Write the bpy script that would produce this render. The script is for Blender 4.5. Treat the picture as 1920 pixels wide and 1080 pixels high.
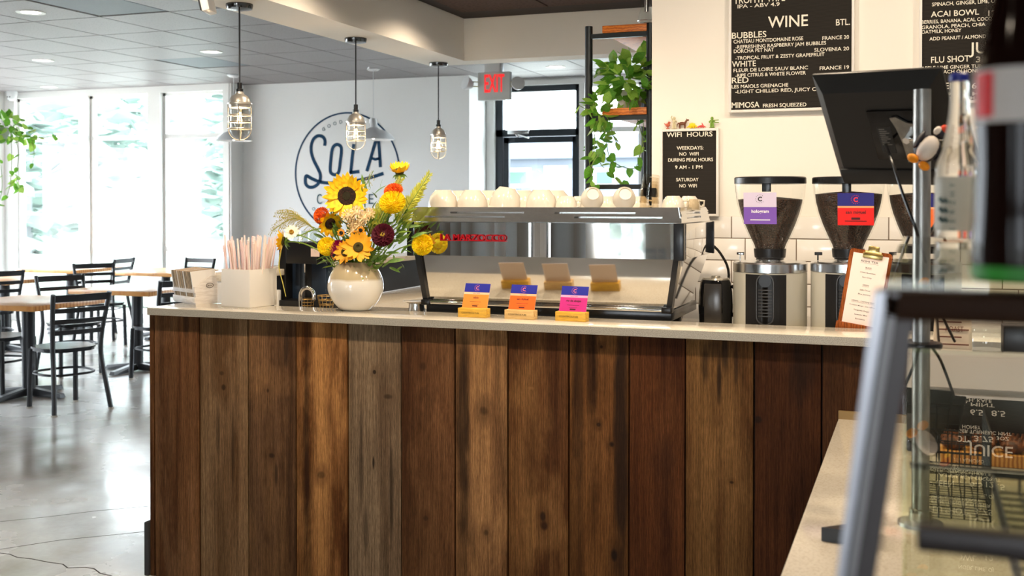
import bpy, bmesh, math, random
from mathutils import Vector, Matrix
random.seed(7)
S = bpy.context.scene
for o in list(bpy.data.objects): bpy.data.objects.remove(o)
PI = math.pi

# ------------------------------------------------------------------ camera
EYE = 1.637; YAW = 0.35681; PITCH = 0.01152; FPX = 2043.57; CX, CY = 960.0, 401.3
cam = bpy.data.cameras.new('camera'); camo = bpy.data.objects.new('camera', cam)
S.collection.objects.link(camo); S.camera = camo
camo.location = (0, 0, EYE); camo.rotation_euler = (PI/2-PITCH, 0, YAW)
cam.sensor_width = 36; cam.lens = FPX/1920*36; cam.shift_y = -(540-CY)/1920
cam.clip_start = 0.05; cam.clip_end = 200
cam.dof.use_dof = True; cam.dof.focus_distance = 4.5; cam.dof.aperture_fstop = 5.0

# ------------------------------------------------------------------ world, exposure
S.view_settings.view_transform = 'Standard'; S.view_settings.look = 'None'
S.view_settings.gamma = 1.0; S.view_settings.use_curve_mapping = False
S.view_settings.exposure = 0.0
W = bpy.data.worlds.new('overcast_sky'); S.world = W; W.use_nodes = True
bgn = W.node_tree.nodes['Background']
bgn.inputs[0].default_value = (0.86, 0.93, 1.0, 1); bgn.inputs[1].default_value = 19.5

C = S.collection
def lamp(kind, name, loc, energy, color, aim=None, **kw):
    l = bpy.data.lights.new(name, kind); l.energy = energy; l.color = color
    for k, v in kw.items(): setattr(l, k, v)
    o = bpy.data.objects.new(name, l); C.objects.link(o); o.location = loc
    if aim: o.rotation_euler = (Vector(aim)-Vector(loc)).to_track_quat('-Z', 'Y').to_euler()
    return o
WARM = (1.0, 0.80, 0.58); NEUT = (1.0, 0.83, 0.63)
# recessed cans of the bar ceiling: (x, y, watts, aim)
BAR_CANS = [(-2.7, 3.15, 78, (-2.7, 3.75, 0)), (-1.6, 3.15, 78, (-1.6, 3.75, 0)), (-0.6, 3.1, 50, (-0.6, 3.6, 0)),
            (-2.0, 4.6, 16, (-2.0, 4.6, 0)), (-0.9, 3.75, 36, (-0.8, 5.2, 1.0)), (0.0, 3.75, 40, (0.0, 5.2, 1.0)), (0.9, 3.75, 38, (0.9, 5.2, 1.0)),
            (0.35, 2.6, 45, (0.2, 2.6, 0)), (0.6, 1.1, 30, (0.5, 1.1, 0)), (-1.2, -0.8, 40, (-1.2, -0.8, 0)),
            (-2.5, 4.75, 26, (-2.6, 4.75, 0)), (-2.5, 6.0, 30, (-2.6, 6.0, 0))]
for i, (x, y, w, aim) in enumerate(BAR_CANS):
    lamp('SPOT', 'can_light', (x, y, 2.852), w*1.0, WARM if i not in (4, 5, 6, 9) else NEUT, aim, spot_size=math.radians(150), spot_blend=0.6, shadow_soft_size=0.035)

# ------------------------------------------------------------------ photo-plane helpers (real 3-D points on a named plane)
_f = Vector((-math.sin(YAW), math.cos(YAW), 0)); _r = Vector((math.cos(YAW), math.sin(YAW), 0)); _d = Vector((0, 0, -1))
_F = _f*math.cos(PITCH)+_d*math.sin(PITCH); _D = _d*math.cos(PITCH)-_f*math.sin(PITCH)
def ray(x, y): return _r*((x-CX)/FPX) + _D*((y-CY)/FPX) + _F
def PY(x, y, Y): r = ray(x, y); return r*(Y/r.y) + Vector((0, 0, EYE))
def PZ(x, y, Z): r = ray(x, y); return r*((Z-EYE)/r.z) + Vector((0, 0, EYE))
def PD(x, y, d): return ray(x, y)*d + Vector((0, 0, EYE))
def mpp(p):                                   # metres per pixel at a point
    return (Vector(p)-Vector((0, 0, EYE))).dot(_F)/FPX

# ------------------------------------------------------------------ materials
MATS = {}
def nodes_of(m): return m.node_tree.nodes, m.node_tree.links
def mat(name, col, rough=0.5, metal=0.0, spec=0.5, emis=None, es=0.0, trans=0.0, ior=1.45, coat=0.0,
        nz=None, bump=None, alpha=1.0, sss=0.0):
    """nz=(scale(x,y,z), col2, lo, hi) mixes col2 by noise; bump=(scale, strength, distance)"""
    if name in MATS: return MATS[name]
    m = bpy.data.materials.new(name); m.use_nodes = True
    N, L = nodes_of(m); b = N['Principled BSDF']
    b.inputs['Base Color'].default_value = (*col, 1); b.inputs['Roughness'].default_value = rough
    b.inputs['Metallic'].default_value = metal; b.inputs['Specular IOR Level'].default_value = spec
    b.inputs['Transmission Weight'].default_value = trans; b.inputs['IOR'].default_value = ior
    b.inputs['Coat Weight'].default_value = coat; b.inputs['Alpha'].default_value = alpha
    if sss: b.inputs['Subsurface Weight'].default_value = sss; b.inputs['Subsurface Radius'].default_value = (.01, .006, .004)
    if emis: b.inputs['Emission Color'].default_value = (*emis, 1); b.inputs['Emission Strength'].default_value = es
    tc = N.new('ShaderNodeTexCoord')
    if nz:
        mp = N.new('ShaderNodeMapping'); mp.inputs['Scale'].default_value = nz[0]
        t = N.new('ShaderNodeTexNoise'); t.inputs['Scale'].default_value = 1.0; t.inputs['Detail'].default_value = 5
        r = N.new('ShaderNodeMapRange'); r.inputs[1].default_value = nz[2]; r.inputs[2].default_value = nz[3]
        x = N.new('ShaderNodeMix'); x.data_type = 'RGBA'
        x.inputs[6].default_value = (*col, 1); x.inputs[7].default_value = (*nz[1], 1)
        L.new(tc.outputs['Object'], mp.inputs[0]); L.new(mp.outputs[0], t.inputs['Vector']); L.new(t.outputs[0], r.inputs[0])
        L.new(r.outputs[0], x.inputs[0]); L.new(x.outputs[2], b.inputs['Base Color'])
    if bump:
        mp = N.new('ShaderNodeMapping'); s = bump[0]; mp.inputs['Scale'].default_value = s if isinstance(s, tuple) else (s, s, s)
        t = N.new('ShaderNodeTexNoise'); t.inputs['Scale'].default_value = 1.0; t.inputs['Detail'].default_value = 4
        bp = N.new('ShaderNodeBump'); bp.inputs['Strength'].default_value = bump[1]; bp.inputs['Distance'].default_value = bump[2]
        L.new(tc.outputs['Object'], mp.inputs[0]); L.new(mp.outputs[0], t.inputs['Vector']); L.new(t.outputs[0], bp.inputs['Height'])
        L.new(bp.outputs[0], b.inputs['Normal'])
    MATS[name] = m; return m

def pane_mat(name, tint, ior=1.5, rough=0.0):
    if name in MATS: return MATS[name]
    m = bpy.data.materials.new(name); m.use_nodes = True; N, L = nodes_of(m); N.clear()
    o = N.new('ShaderNodeOutputMaterial'); mx = N.new('ShaderNodeMixShader'); t = N.new('ShaderNodeBsdfTransparent')
    g = N.new('ShaderNodeBsdfGlossy'); f = N.new('ShaderNodeFresnel'); f.inputs[0].default_value = ior
    t.inputs[0].default_value = (*tint, 1); g.inputs['Roughness'].default_value = rough
    ge = N.new('ShaderNodeNewGeometry'); ma = N.new('ShaderNodeMath'); ma.operation = 'SUBTRACT'; ma.inputs[0].default_value = 1; mb_ = N.new('ShaderNodeMath'); mb_.operation = 'MULTIPLY'
    L.new(ge.outputs['Backfacing'], ma.inputs[1]); L.new(ma.outputs[0], mb_.inputs[0]); L.new(f.outputs[0], mb_.inputs[1]); L.new(mb_.outputs[0], mx.inputs[0]); L.new(t.outputs[0], mx.inputs[1]); L.new(g.outputs[0], mx.inputs[2]); L.new(mx.outputs[0], o.inputs[0])
    MATS[name] = m; return m

def wave_mat(name, col, col2, scale, axis='Z', rough=0.8, prof='SIN', dist=0.0, lo=0, hi=1):
    if name in MATS: return MATS[name]
    m = mat(name, col, rough); N, L = nodes_of(m); b = N['Principled BSDF']
    w = N.new('ShaderNodeTexWave'); w.bands_direction = axis; w.inputs['Scale'].default_value = scale; w.wave_profile = prof
    w.inputs['Distortion'].default_value = dist; w.inputs['Detail'].default_value = 3; w.inputs['Detail Scale'].default_value = 1.5
    tc = N.new('ShaderNodeTexCoord'); r = N.new('ShaderNodeMapRange'); r.inputs[1].default_value = lo; r.inputs[2].default_value = hi
    x = N.new('ShaderNodeMix'); x.data_type = 'RGBA'; x.inputs[6].default_value = (*col, 1); x.inputs[7].default_value = (*col2, 1)
    L.new(tc.outputs['Object'], w.inputs[0]); L.new(w.outputs['Fac'], r.inputs[0]); L.new(r.outputs[0], x.inputs[0]); L.new(x.outputs[2], b.inputs['Base Color'])
    return m

def srgb(r, g, b):
    f = lambda v: (v/255/12.92) if v <= 10 else ((v/255+0.055)/1.055)**2.4
    return (f(r), f(g), f(b))

# ------------------------------------------------------------------ mesh builder
class MB:
    def __init__(s): s.v = []; s.f = []
    def add(s, vs, fs, M=None):
        n = len(s.v)
        s.v += [(M @ Vector(p)) if M is not None else Vector(p) for p in vs]
        s.f += [tuple(i+n for i in f) for f in fs]; return s
    def box(s, x0, x1, y0, y1, z0, z1, b=0.0, M=None):
        if x0 > x1: x0, x1 = x1, x0
        if y0 > y1: y0, y1 = y1, y0
        if z0 > z1: z0, z1 = z1, z0
        b = min(b, (x1-x0)*.45, (y1-y0)*.45, (z1-z0)*.45)
        if b <= 0:
            vs = [(x, y, z) for z in (z0, z1) for y in (y0, y1) for x in (x0, x1)]
            return s.add(vs, [(0, 2, 3, 1), (4, 5, 7, 6), (0, 1, 5, 4), (2, 6, 7, 3), (0, 4, 6, 2), (1, 3, 7, 5)], M)
        bm = bmesh.new(); bmesh.ops.create_cube(bm, size=1)
        for v in bm.verts: v.co = Vector(((x0+x1)/2+v.co.x*(x1-x0), (y0+y1)/2+v.co.y*(y1-y0), (z0+z1)/2+v.co.z*(z1-z0)))
        bmesh.ops.bevel(bm, geom=bm.edges[:], offset=b, segments=2, affect='EDGES', profile=0.5)
        s.add([v.co.copy() for v in bm.verts], [tuple(v.index for v in f.verts) for f in bm.faces], M); bm.free(); return s
    def lathe(s, prof, c=(0, 0, 0), n=24, M=None, cap=True):
        """prof = [(r, z)...]"""
        c = Vector(c); vs = []; fs = []
        for r, z in prof:
            for k in range(n):
                a = 2*PI*k/n; vs.append(c+Vector((r*math.cos(a), r*math.sin(a), z)))
        for i in range(len(prof)-1):
            for k in range(n):
                a, b2 = i*n+k, i*n+(k+1) % n
                fs.append((a, b2, b2+n, a+n))
        if cap:
            if prof[0][0] > 1e-5: fs.append(tuple(range(n))[::-1])
            if prof[-1][0] > 1e-5: fs.append(tuple(range((len(prof)-1)*n, len(prof)*n)))
        return s.add(vs, fs, M)
    def tube(s, pts, r, n=8, r1=None, closed=False, flat=None):
        pts = [Vector(p) for p in pts]; m = len(pts)
        if m < 2: return s
        vs = []; fs = []; up = None
        for i, p in enumerate(pts):
            if closed: t = pts[(i+1) % m]-pts[i-1]
            else: t = pts[min(i+1, m-1)]-pts[max(i-1, 0)]
            if t.length < 1e-9: t = Vector((0, 0, 1))
            t.normalize()
            if up is None: up = Vector((0, 0, 1)) if abs(t.z) < 0.9 else Vector((1, 0, 0))
            u = (up-t*up.dot(t)); u = u.normalized() if u.length > 1e-6 else t.orthogonal().normalized(); w = t.cross(u); up = u
            rr = r if r1 is None else r+(r1-r)*i/(m-1)
            for k in range(n):
                a = 2*PI*k/n; vs.append(p+u*(rr*math.cos(a))+w*(rr*math.sin(a)*(flat or 1)))
        for i in range(m if closed else m-1):
            j = (i+1) % m
            for k in range(n): fs.append((i*n+k, i*n+(k+1) % n, j*n+(k+1) % n, j*n+k))
        if not closed: fs.append(tuple(range(n))[::-1]); fs.append(tuple(range((m-1)*n, m*n)))
        return s.add(vs, fs)
    def cyl(s, p0, p1, r, r1=None, n=16): return s.tube([p0, p1], r, n, r1)
    def ell(s, c, rx, ry, rz, n=14, m=8, M=None):
        vs = []; fs = []; c = Vector(c)
        for i in range(m+1):
            t = PI*i/m
            for k in range(n):
                a = 2*PI*k/n; vs.append(c+Vector((rx*math.sin(t)*math.cos(a), ry*math.sin(t)*math.sin(a), rz*math.cos(t))))
        for i in range(m):
            for k in range(n): fs.append((i*n+k, (i+1)*n+k, (i+1)*n+(k+1) % n, i*n+(k+1) % n))
        return s.add(vs, fs, M)
    def prism(s, poly, d, M=None):
        """poly in XY extruded from z=0 to z=d"""
        n = len(poly); vs = [(x, y, 0) for x, y in poly]+[(x, y, d) for x, y in poly]
        fs = [tuple(range(n))[::-1], tuple(range(n, 2*n))]+[(i, (i+1) % n, (i+1) % n+n, i+n) for i in range(n)]
        return s.add(vs, fs, M)
    def hexa(s, a, b):
        """8 corner solid from two quads a (4 pts) and b (4 pts)"""
        return s.add(list(a)+list(b), [(3, 2, 1, 0), (4, 5, 6, 7), (0, 1, 5, 4), (1, 2, 6, 5), (2, 3, 7, 6), (3, 0, 4, 7)])

WL = {}
def wloc(o): return WL.get(o.name, Vector((0, 0, 0)))
def tag(o, label=None, cat=None, group=None, kind=None):
    if label: o['label'] = label
    if cat: o['category'] = cat
    if group: o['group'] = group
    if kind: o['kind'] = kind
    return o
def mesh_of(name, mb, m, off=Vector((0, 0, 0)), smooth=True, ang=38):
    me = bpy.data.meshes.new(name); me.from_pydata([tuple(v-off) for v in mb.v], [], mb.f); me.validate()
    bm = bmesh.new(); bm.from_mesh(me); bmesh.ops.remove_doubles(bm, verts=bm.verts, dist=1e-6)
    bmesh.ops.recalc_face_normals(bm, faces=bm.faces); bm.to_mesh(me); bm.free()
    if m is not None:
        me.materials.append(m)
    if smooth:
        me.polygons.foreach_set('use_smooth', [True]*len(me.polygons)); me.set_sharp_from_angle(angle=math.radians(ang))
    return me
def E(name, label, cat, loc=(0, 0, 0), rz=0, group=None):
    o = bpy.data.objects.new(name, None); C.objects.link(o); o.location = loc; o.rotation_euler = (0, 0, rz)
    o.empty_display_size = 0.05
    tag(o, label, cat, group); WL[o.name] = Vector(loc); return o
def part(name, mb, m, parent, label=None, local=False, smooth=True, ang=38, kind=None):
    """mesh part; coordinates are world unless local"""
    off = Vector((0, 0, 0)) if local else wloc(parent)
    o = bpy.data.objects.new(name, mesh_of(name, mb, m, off, smooth, ang)); C.objects.link(o); o.parent = parent
    WL[o.name] = off
    if label: o['label'] = label
    if kind: o['kind'] = kind
    return o
def thing(name, mb, m, label, cat, group=None, smooth=True, ang=38, kind=None):
    """a single-mesh thing, origin at its base centre"""
    xs = [v.x for v in mb.v]; ys = [v.y for v in mb.v]; zs = [v.z for v in mb.v]
    c = Vector(((min(xs)+max(xs))/2, (min(ys)+max(ys))/2, min(zs)))
    o = bpy.data.objects.new(name, mesh_of(name, mb, m, c, smooth, ang)); C.objects.link(o); o.location = c
    WL[o.name] = c; return tag(o, label, cat, group, kind)
def struct(name, mb, m, parent=None, smooth=False):
    if parent: return part(name, mb, m, parent, smooth=smooth)
    o = thing(name, mb, m, None, None, smooth=smooth); o['kind'] = 'structure'; return o
def dup(root, loc, rz=0, label=None, group=None, scale=None):
    def cp(o, par):
        c = o.copy(); C.objects.link(c)
        if par is not None: c.parent = par
        for ch in o.children: cp(ch, c)
        return c
    r = cp(root, None); r.location = loc; r.rotation_euler = (0, 0, rz); WL[r.name] = Vector(loc)
    if label: r['label'] = label
    if group: r['group'] = group
    if scale: r.scale = scale
    return r
def frame(o, right, up):
    """matrix with X=right, Y=up, Z=normal at origin o"""
    r = Vector(right).normalized(); u = Vector(up); u = (u-r*u.dot(r)).normalized(); n = r.cross(u)
    M = Matrix(((r.x, u.x, n.x, o[0]), (r.y, u.y, n.y, o[1]), (r.z, u.z, n.z, o[2]), (0, 0, 0, 1))); return M
def text(body, M, h, m, parent, w=None, x=0, y=0, depth=0.001, name='lettering', align='L', bold=0.0):
    """text mesh in the plane of M, left baseline at (x, y), cap height h, optional width w"""
    cu = bpy.data.curves.new('t', 'FONT'); cu.body = body; cu.size = 1; cu.extrude = 0.02; cu.offset = bold; cu.resolution_u = 3
    ob = bpy.data.objects.new('t', cu); C.objects.link(ob)
    me = bpy.data.meshes.new_from_object(ob); bpy.data.objects.remove(ob); bpy.data.curves.remove(cu)
    vs = [v.co.copy() for v in me.vertices]; fs = [tuple(p.vertices) for p in me.polygons]; bpy.data.meshes.remove(me)
    if not vs: return None
    x0 = min(v.x for v in vs); x1 = max(v.x for v in vs); y1 = max(v.y for v in vs)
    sy = h/y1; sx = (w/(x1-x0)) if w else sy
    if align == 'C': x = x-(x1-x0)*sx/2
    mb = MB(); mb.add([((v.x-x0)*sx+x, v.y*sy+y, depth if v.z > 0 else 0) for v in vs], fs, M)
    return part(name, mb, m, parent, smooth=False)
def poly3(p0, p1, p2, p3, n=8):
    """bezier points"""
    p0, p1, p2, p3 = map(Vector, (p0, p1, p2, p3)); out = []
    for i in range(n+1):
        t = i/n; out.append(p0*(1-t)**3+p1*3*t*(1-t)**2+p2*3*t*t*(1-t)+p3*t**3)
    return out
def crom(pts, k=5, closed=False):
    pts = [Vector(p) for p in pts]; n = len(pts); out = []
    rng = range(n if closed else n-1)
    for i in rng:
        a = pts[(i-1) % n] if closed or i > 0 else pts[0]; b = pts[i]; c = pts[(i+1) % n]; d = pts[(i+2) % n] if closed or i+2 < n else pts[-1]
        for j in range(k):
            t = j/k; out.append(0.5*((2*b)+(c-a)*t+(2*a-5*b+4*c-d)*t*t+(-a+3*b-3*c+d)*t**3))
    if not closed: out.append(pts[-1])
    return out

# common materials
white_paint = mat('white_paint', (0.78, 0.78, 0.76), 0.6)
wall_white = mat('wall_white', (0.86, 0.86, 0.85), 0.75, bump=(60, 0.05, 0.002))
trim_white = mat('trim_white', (0.80, 0.80, 0.78), 0.45)
black_metal = mat('black_powder_coat', (0.018, 0.021, 0.026), 0.38, 0.0, 0.5)
black_plastic = mat('black_plastic', (0.008, 0.008, 0.009), 0.32)
black_gloss = mat('black_gloss', (0.006, 0.006, 0.007), 0.08)
chrome = mat('chrome', (0.82, 0.82, 0.82), 0.06, 1.0)
steel = mat('polished_steel', (0.74, 0.74, 0.74), 0.045, 1.0)
brushed = mat('brushed_steel', (0.66, 0.67, 0.68), 0.22, 1.0, bump=((8, 600, 600), 0.08, 0.0005))
galv = mat('galvanised_steel', (0.38, 0.37, 0.35), 0.38, 0.9, nz=((40, 40, 12), (0.28, 0.275, 0.26), 0.4, 0.6))
clear = pane_mat('clear_glass', (0.97, 0.985, 0.98))
greenglass = pane_mat('shelf_glass', (0.93, 0.95, 0.86), 1.55)
# ================================================================== SETTING
K = 1.2; HC = EYE+1.25*K; HB = 2.882; YW = 9.75*K; YS = 9.98*K; YDW = 10.45*K
XL = PY(8, 180, YW).x; XR = 3.2; YB = -9.0
XSW = PY(429, 300, YW).x
# floor -----------------------------------------------------------
fm = mat('polished_concrete', srgb(150, 148, 143), 0.22, spec=0.6)
def concrete(m):
    N, L = nodes_of(m); b = N['Principled BSDF']; tc = N.new('ShaderNodeTexCoord')
    n1 = N.new('ShaderNodeTexNoise'); n1.inputs['Scale'].default_value = 1.3; n1.inputs['Detail'].default_value = 5; n1.inputs['Roughness'].default_value = 0.5
    n2 = N.new('ShaderNodeTexNoise'); n2.inputs['Scale'].default_value = 38; n2.inputs['Detail'].default_value = 4
    cr = N.new('ShaderNodeValToRGB'); e = cr.color_ramp; e.elements[0].position = 0.34; e.elements[0].color = (*srgb(150, 144, 137), 1)
    e.elements[1].position = 0.66; e.elements[1].color = (*srgb(198, 197, 195), 1)
    e2 = e.elements.new(0.5); e2.color = (*srgb(182, 180, 176), 1)
    mx = N.new('ShaderNodeMix'); mx.data_type = 'RGBA'; mx.blend_type = 'MULTIPLY'; mx.inputs[0].default_value = 0.35
    r2 = N.new('ShaderNodeMapRange'); r2.inputs[1].default_value = .35; r2.inputs[2].default_value = .65; r2.inputs[3].default_value = .9; r2.inputs[4].default_value = 1.04
    rr = N.new('ShaderNodeMapRange'); rr.inputs[1].default_value = .35; rr.inputs[2].default_value = .65; rr.inputs[3].default_value = .14; rr.inputs[4].default_value = .34
    for n in (n1, n2): L.new(tc.outputs['Object'], n.inputs['Vector'])
    L.new(n1.outputs[0], cr.inputs[0]); L.new(n2.outputs[0], r2.inputs[0]); L.new(cr.outputs[0], mx.inputs[6]); L.new(r2.outputs[0], mx.inputs[7])
    L.new(mx.outputs[2], b.inputs['Base Color']); L.new(n1.outputs[0], rr.inputs[0]); L.new(rr.outputs[0], b.inputs['Roughness'])
concrete(fm)
floor = struct('floor', MB().box(XL-.3, XR+.3, YB-.3, YDW+.3, -.1, 0), fm)
crk = mat('crack_dark', srgb(58, 54, 50), 0.9)
def strip(pts, w):
    mb = MB()
    for a, b in zip(pts[:-1], pts[1:]):
        a, b = Vector((a[0], a[1], 0)), Vector((b[0], b[1], 0)); n = (b-a).normalized().cross(Vector((0, 0, 1)))*w/2
        mb.hexa([a-n, b-n, b+n, a+n], [p+Vector((0, 0, .0006)) for p in (a-n, b-n, b+n, a+n)])
    return mb
def on_floor(px): p = PZ(px[0], px[1], 0); return (p.x, p.y)
part('floor_joint', strip([on_floor(p) for p in ((-60, 984), (0, 978), (90, 969), (180, 958), (277, 949))], .004), crk, floor, smooth=False)
part('floor_joint', strip([on_floor(p) for p in ((-60, 1036), (0, 1030), (110, 1013), (190, 1005), (290, 995))], .004), crk, floor, smooth=False)
cp = [(-40, 1030), (0, 1037), (18, 1039), (32, 1045), (60, 1048), (90, 1054), (118, 1058), (127, 1065), (160, 1064), (176, 1066), (188, 1075), (206, 1079), (240, 1092)]
part('floor_crack', strip([on_floor(p) for p in cp], .006), crk, floor, smooth=False)

# ceilings --------------------------------------------------------
tile_m = mat('mineral_tile', srgb(130, 125, 125), 0.5, spec=.55, nz=((70, 70, 70), srgb(100, 96, 97), 0.56, 0.66))
grid_m = mat('ceiling_grid', srgb(52, 50, 52), 0.8)
tile_d = mat('dark_tile', srgb(84, 66, 60), 0.9, nz=((50, 50, 50), srgb(64, 49, 44), 0.5, 0.65))
grid_d = mat('dark_grid', srgb(42, 32, 30), 0.7)
vent_m = mat('vent_panel', srgb(104, 112, 120), 0.55, nz=((300, 300, 300), srgb(90, 98, 106), .45, .55))
BX0, BX1, BY0, BY1, BZ = -3.28, -2.94, 6.94, 7.14, 2.607
ceil = struct('ceiling', MB().box(XL-.3, BX0+.1, YB-.3, YDW+.3, HC+.02, HC+.12).box(BX0+.1, XR+.3, BY1-.1, YDW+.3, HC+.02, HC+.12), grid_m)
g0 = PZ(187, 31.5, HC); gx = (PZ(320, 23.5, HC).x-PZ(62, 41, HC).x)/2; gy = (PZ(410, 81, HC).y-PZ(187, 31.5, HC).y)/2
tb = bpy.data.meshes.new('tile'); tmp = MB().box(-gx/2+.006, gx/2-.006, -gy/2+.006, gy/2-.006, 0, .018, .002)
tile_me = mesh_of('ceiling_tile', MB().box(-gx/2+.008, gx/2-.008, -gy/2+.008, gy/2-.008, 0, .018), tile_m, smooth=False)
tile_v = mesh_of('ceiling_vent', MB().box(-gx/2+.02, gx/2-.02, -gy/2+.02, gy/2-.02, .004, .018), vent_m, smooth=False)
def cell(p): return (math.floor((p[0]-g0.x)/gx), math.floor((p[1]-g0.y)/gy))
v1 = cell(PZ(185, 10, HC)); v2 = cell(PZ(372, 118, HC))
for i in range(-9, 12):
    for j in range(-6, 9):
        x = g0.x+(i+.5)*gx; y = g0.y+(j+.5)*gy
        if x-gx/2 < XL-.1 or y+gy/2 > YDW+.2: continue
        if x > BX0 and y < BY1: continue
        if x > XR: continue
        isv = (i, j) in (v1, v2)
        o = bpy.data.objects.new('ceiling_vent_panel' if isv else 'ceiling_tile', tile_v if isv else tile_me); C.objects.link(o); o.parent = ceil
        o.location = Vector((x, y, HC-.0))-wloc(ceil)
bceil = struct('ceiling_bar', MB().box(BX1-.1, XR+.3, YB-.3, BY0+.1, HB+.015, HB+.1), grid_d)
td_me = mesh_of('ceiling_tile', MB().box(-.297, .297, -.297, .297, 0, .013), tile_d, smooth=False)
c0 = PZ(1030, 13, HB)
for i in range(-4, 9):
    for j in range(-5, 5):
        x = c0.x+(i+.5)*.61; y = c0.y+(j+.5)*.61-.0
        if x < BX1+.2 or x > XR or y > BY0-.1: continue
        o = bpy.data.objects.new('ceiling_tile', td_me); C.objects.link(o); o.parent = bceil; o.location = Vector((x, y, HB))-wloc(bceil)
beam_m = mat('beam_paint', srgb(238, 234, 226), 0.7, bump=(40, .06, .002))
struct('trim_1', MB().box(BX0, BX1, YB, BY1, BZ, HC+.02), beam_m)
struct('trim_2', MB().box(BX1, XR, BY0, BY1, BZ, HC+.02), beam_m)
# small return of the soffit over the shelf
a = PY(1147, 72, 6.9); b = PY(1225, 110, 6.9)

# walls -----------------------------------------------------------
def hwall(x0, x1, y0, y1, z0, z1): return MB().box(x0, x1, y0, y1, z0, z1)
wsill = 0.12; ztop = PY(200, 178, YW).z
ww = MB().box(XL-.2, XSW, YW, YW+.2, ztop, HC+.02).box(XL-.2, XSW, YW, YW+.2, 0, wsill)
mull = [(-20, 27), (147, 163), (277, 300), (418, 429)]
for p0, p1 in mull:
    ww.box(PY(p0, 300, YW).x, PY(p1, 300, YW).x, YW, YW+.2, wsill, ztop)
struct('wall_back', ww, trim_white)
zt1 = (PY(200, 262, YW).z, PY(200, 254, YW).z); zt2 = (PY(200, 469, YW).z, PY(200, 461, YW).z)
glass_w = pane_mat('window_glass', (0.96, 0.985, 0.98))
def sash(n, x0, x1, z0, z1, yy, bars, fm_, tw=.035):
    w = E('window_%d' % n, None, None, ((x0+x1)/2, yy, z0)); w['kind'] = 'structure'
    fr = MB().box(x0, x0+tw, yy-.03, yy+.03, z0, z1).box(x1-tw, x1, yy-.03, yy+.03, z0, z1).box(x0, x1, yy-.03, yy+.03, z1-tw, z1).box(x0, x1, yy-.03, yy+.03, z0, z0+tw)
    part('window_frame', fr, fm_, w, smooth=False)
    zz = [z0]+[b for bb in bars for b in bb]+[z1]
    for b0, b1 in bars: part('transom', MB().box(x0+.001, x1-.001, yy-.035, yy+.03, b0, b1), fm_, w, smooth=False)
    for k in range(0, len(zz), 2): part('pane', MB().box(x0+tw*.8, x1-tw*.8, yy-.004, yy+.004, zz[k]+.01, zz[k+1]-.01), glass_w, w, smooth=False)
    return w
for n, (p0, p1) in enumerate(((27, 147), (163, 277), (300, 418))):
    sash(n+1, PY(p0, 300, YW).x, PY(p1, 300, YW).x, wsill, ztop, YW+.1, [zt2, zt1], trim_white)
# painted sign wall
XS1 = PY(880, 300, YS).x
struct('wall_sign', hwall(XSW, XS1, YS, YDW+.2, 0, HC+.02), wall_white)
struct('trim_3', MB().box(XSW-.02, XSW+.03, YW+.01, YS+.02, 0, HC+.02), trim_white)
# entrance wall with door and side window
def X11(p): return PY(p, 300, YDW).x
zh = PY(1000, 160, YDW).z
dw = MB().box(XS1-.1, XR+.2, YDW, YDW+.2, zh, HC+.02)
dw.box(XS1-.1, X11(928), YDW, YDW+.2, 0, zh).box(X11(1086), X11(1100), YDW, YDW+.2, 0, zh).box(X11(1300), XR+.2, YDW, YDW+.2, 0, zh).box(X11(1100), X11(1300), YDW, YDW+.2, 0, .5)
struct('wall_entrance', dw, trim_white)
struct('trim_4', MB().box(XS1+.005, X11(928), YDW-.03, YDW, 0, zh).box(X11(1087), X11(1097), YDW-.03, YDW, 0, zh).box(X11(918), X11(1099), YDW-.04, YDW, zh, zh+.06), trim_white)
frame_blk = mat('door_frame_dark', srgb(38, 46, 54), 0.4)
door = E('door_1', None, None, (X11(1007), YDW+.08, 0)); door['kind'] = 'structure'
def Z11(y): return PY(1005, y, YDW).z
yy = YDW+.08
part('door_frame', MB().box(X11(928), X11(941), yy-.05, yy+.05, 0, zh).box(X11(1078), X11(1086), yy-.05, yy+.05, 0, zh).box(X11(928), X11(1086), yy-.05, yy+.05, zh-.07, zh).box(X11(928), X11(1086), yy-.05, yy+.05, Z11(255), Z11(242)), frame_blk, door, smooth=False)
part('door_leaf', MB().box(X11(942), X11(951), yy-.03, yy+.03, .02, Z11(256)).box(X11(1071), X11(1077), yy-.03, yy+.03, .02, Z11(256)).box(X11(942), X11(1077), yy-.03, yy+.03, Z11(267), Z11(256)).box(X11(942), X11(1077), yy-.03, yy+.03, .02, .28), frame_blk, door, smooth=False)
part('transom_pane', MB().box(X11(941), X11(1078), yy-.004, yy+.004, Z11(242), zh-.07), glass_w, door, smooth=False)
part('door_pane', MB().box(X11(950), X11(1072), yy-.004, yy+.004, .28, Z11(267)), glass_w, door, smooth=False)
part('door_closer', MB().box(X11(953), X11(993), yy-.11, yy-.05, Z11(251), Z11(243), .005), brushed, door)
part('closer_arm', MB().cyl((X11(972), yy-.09, Z11(252)), (X11(995), yy-.16, Z11(259)), .01, .008).cyl((X11(968), yy-.09, Z11(251)), (X11(972), yy-.09, Z11(256)), .014), chrome, door)
pdc = PY(1000, 345, YDW+.07)
decal = MB().lathe([(0.0, 0), (.17, 0), (.17, .002), (0, .002)], n=32, M=Matrix.Translation((pdc.x, yy-.01, pdc.z)) @ Matrix.Rotation(PI/2, 4, 'X'))
part('round_decal', decal, mat('frosted_decal', (.9, .92, .93), .6, alpha=.45), door)
sash(4, X11(1100), X11(1200), .5, zh, YDW+.1, [(Z11(250), Z11(240))], trim_white)
sash(5, X11(1200), X11(1300), .5, zh, YDW+.1, [], frame_blk, tw=.06)
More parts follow.
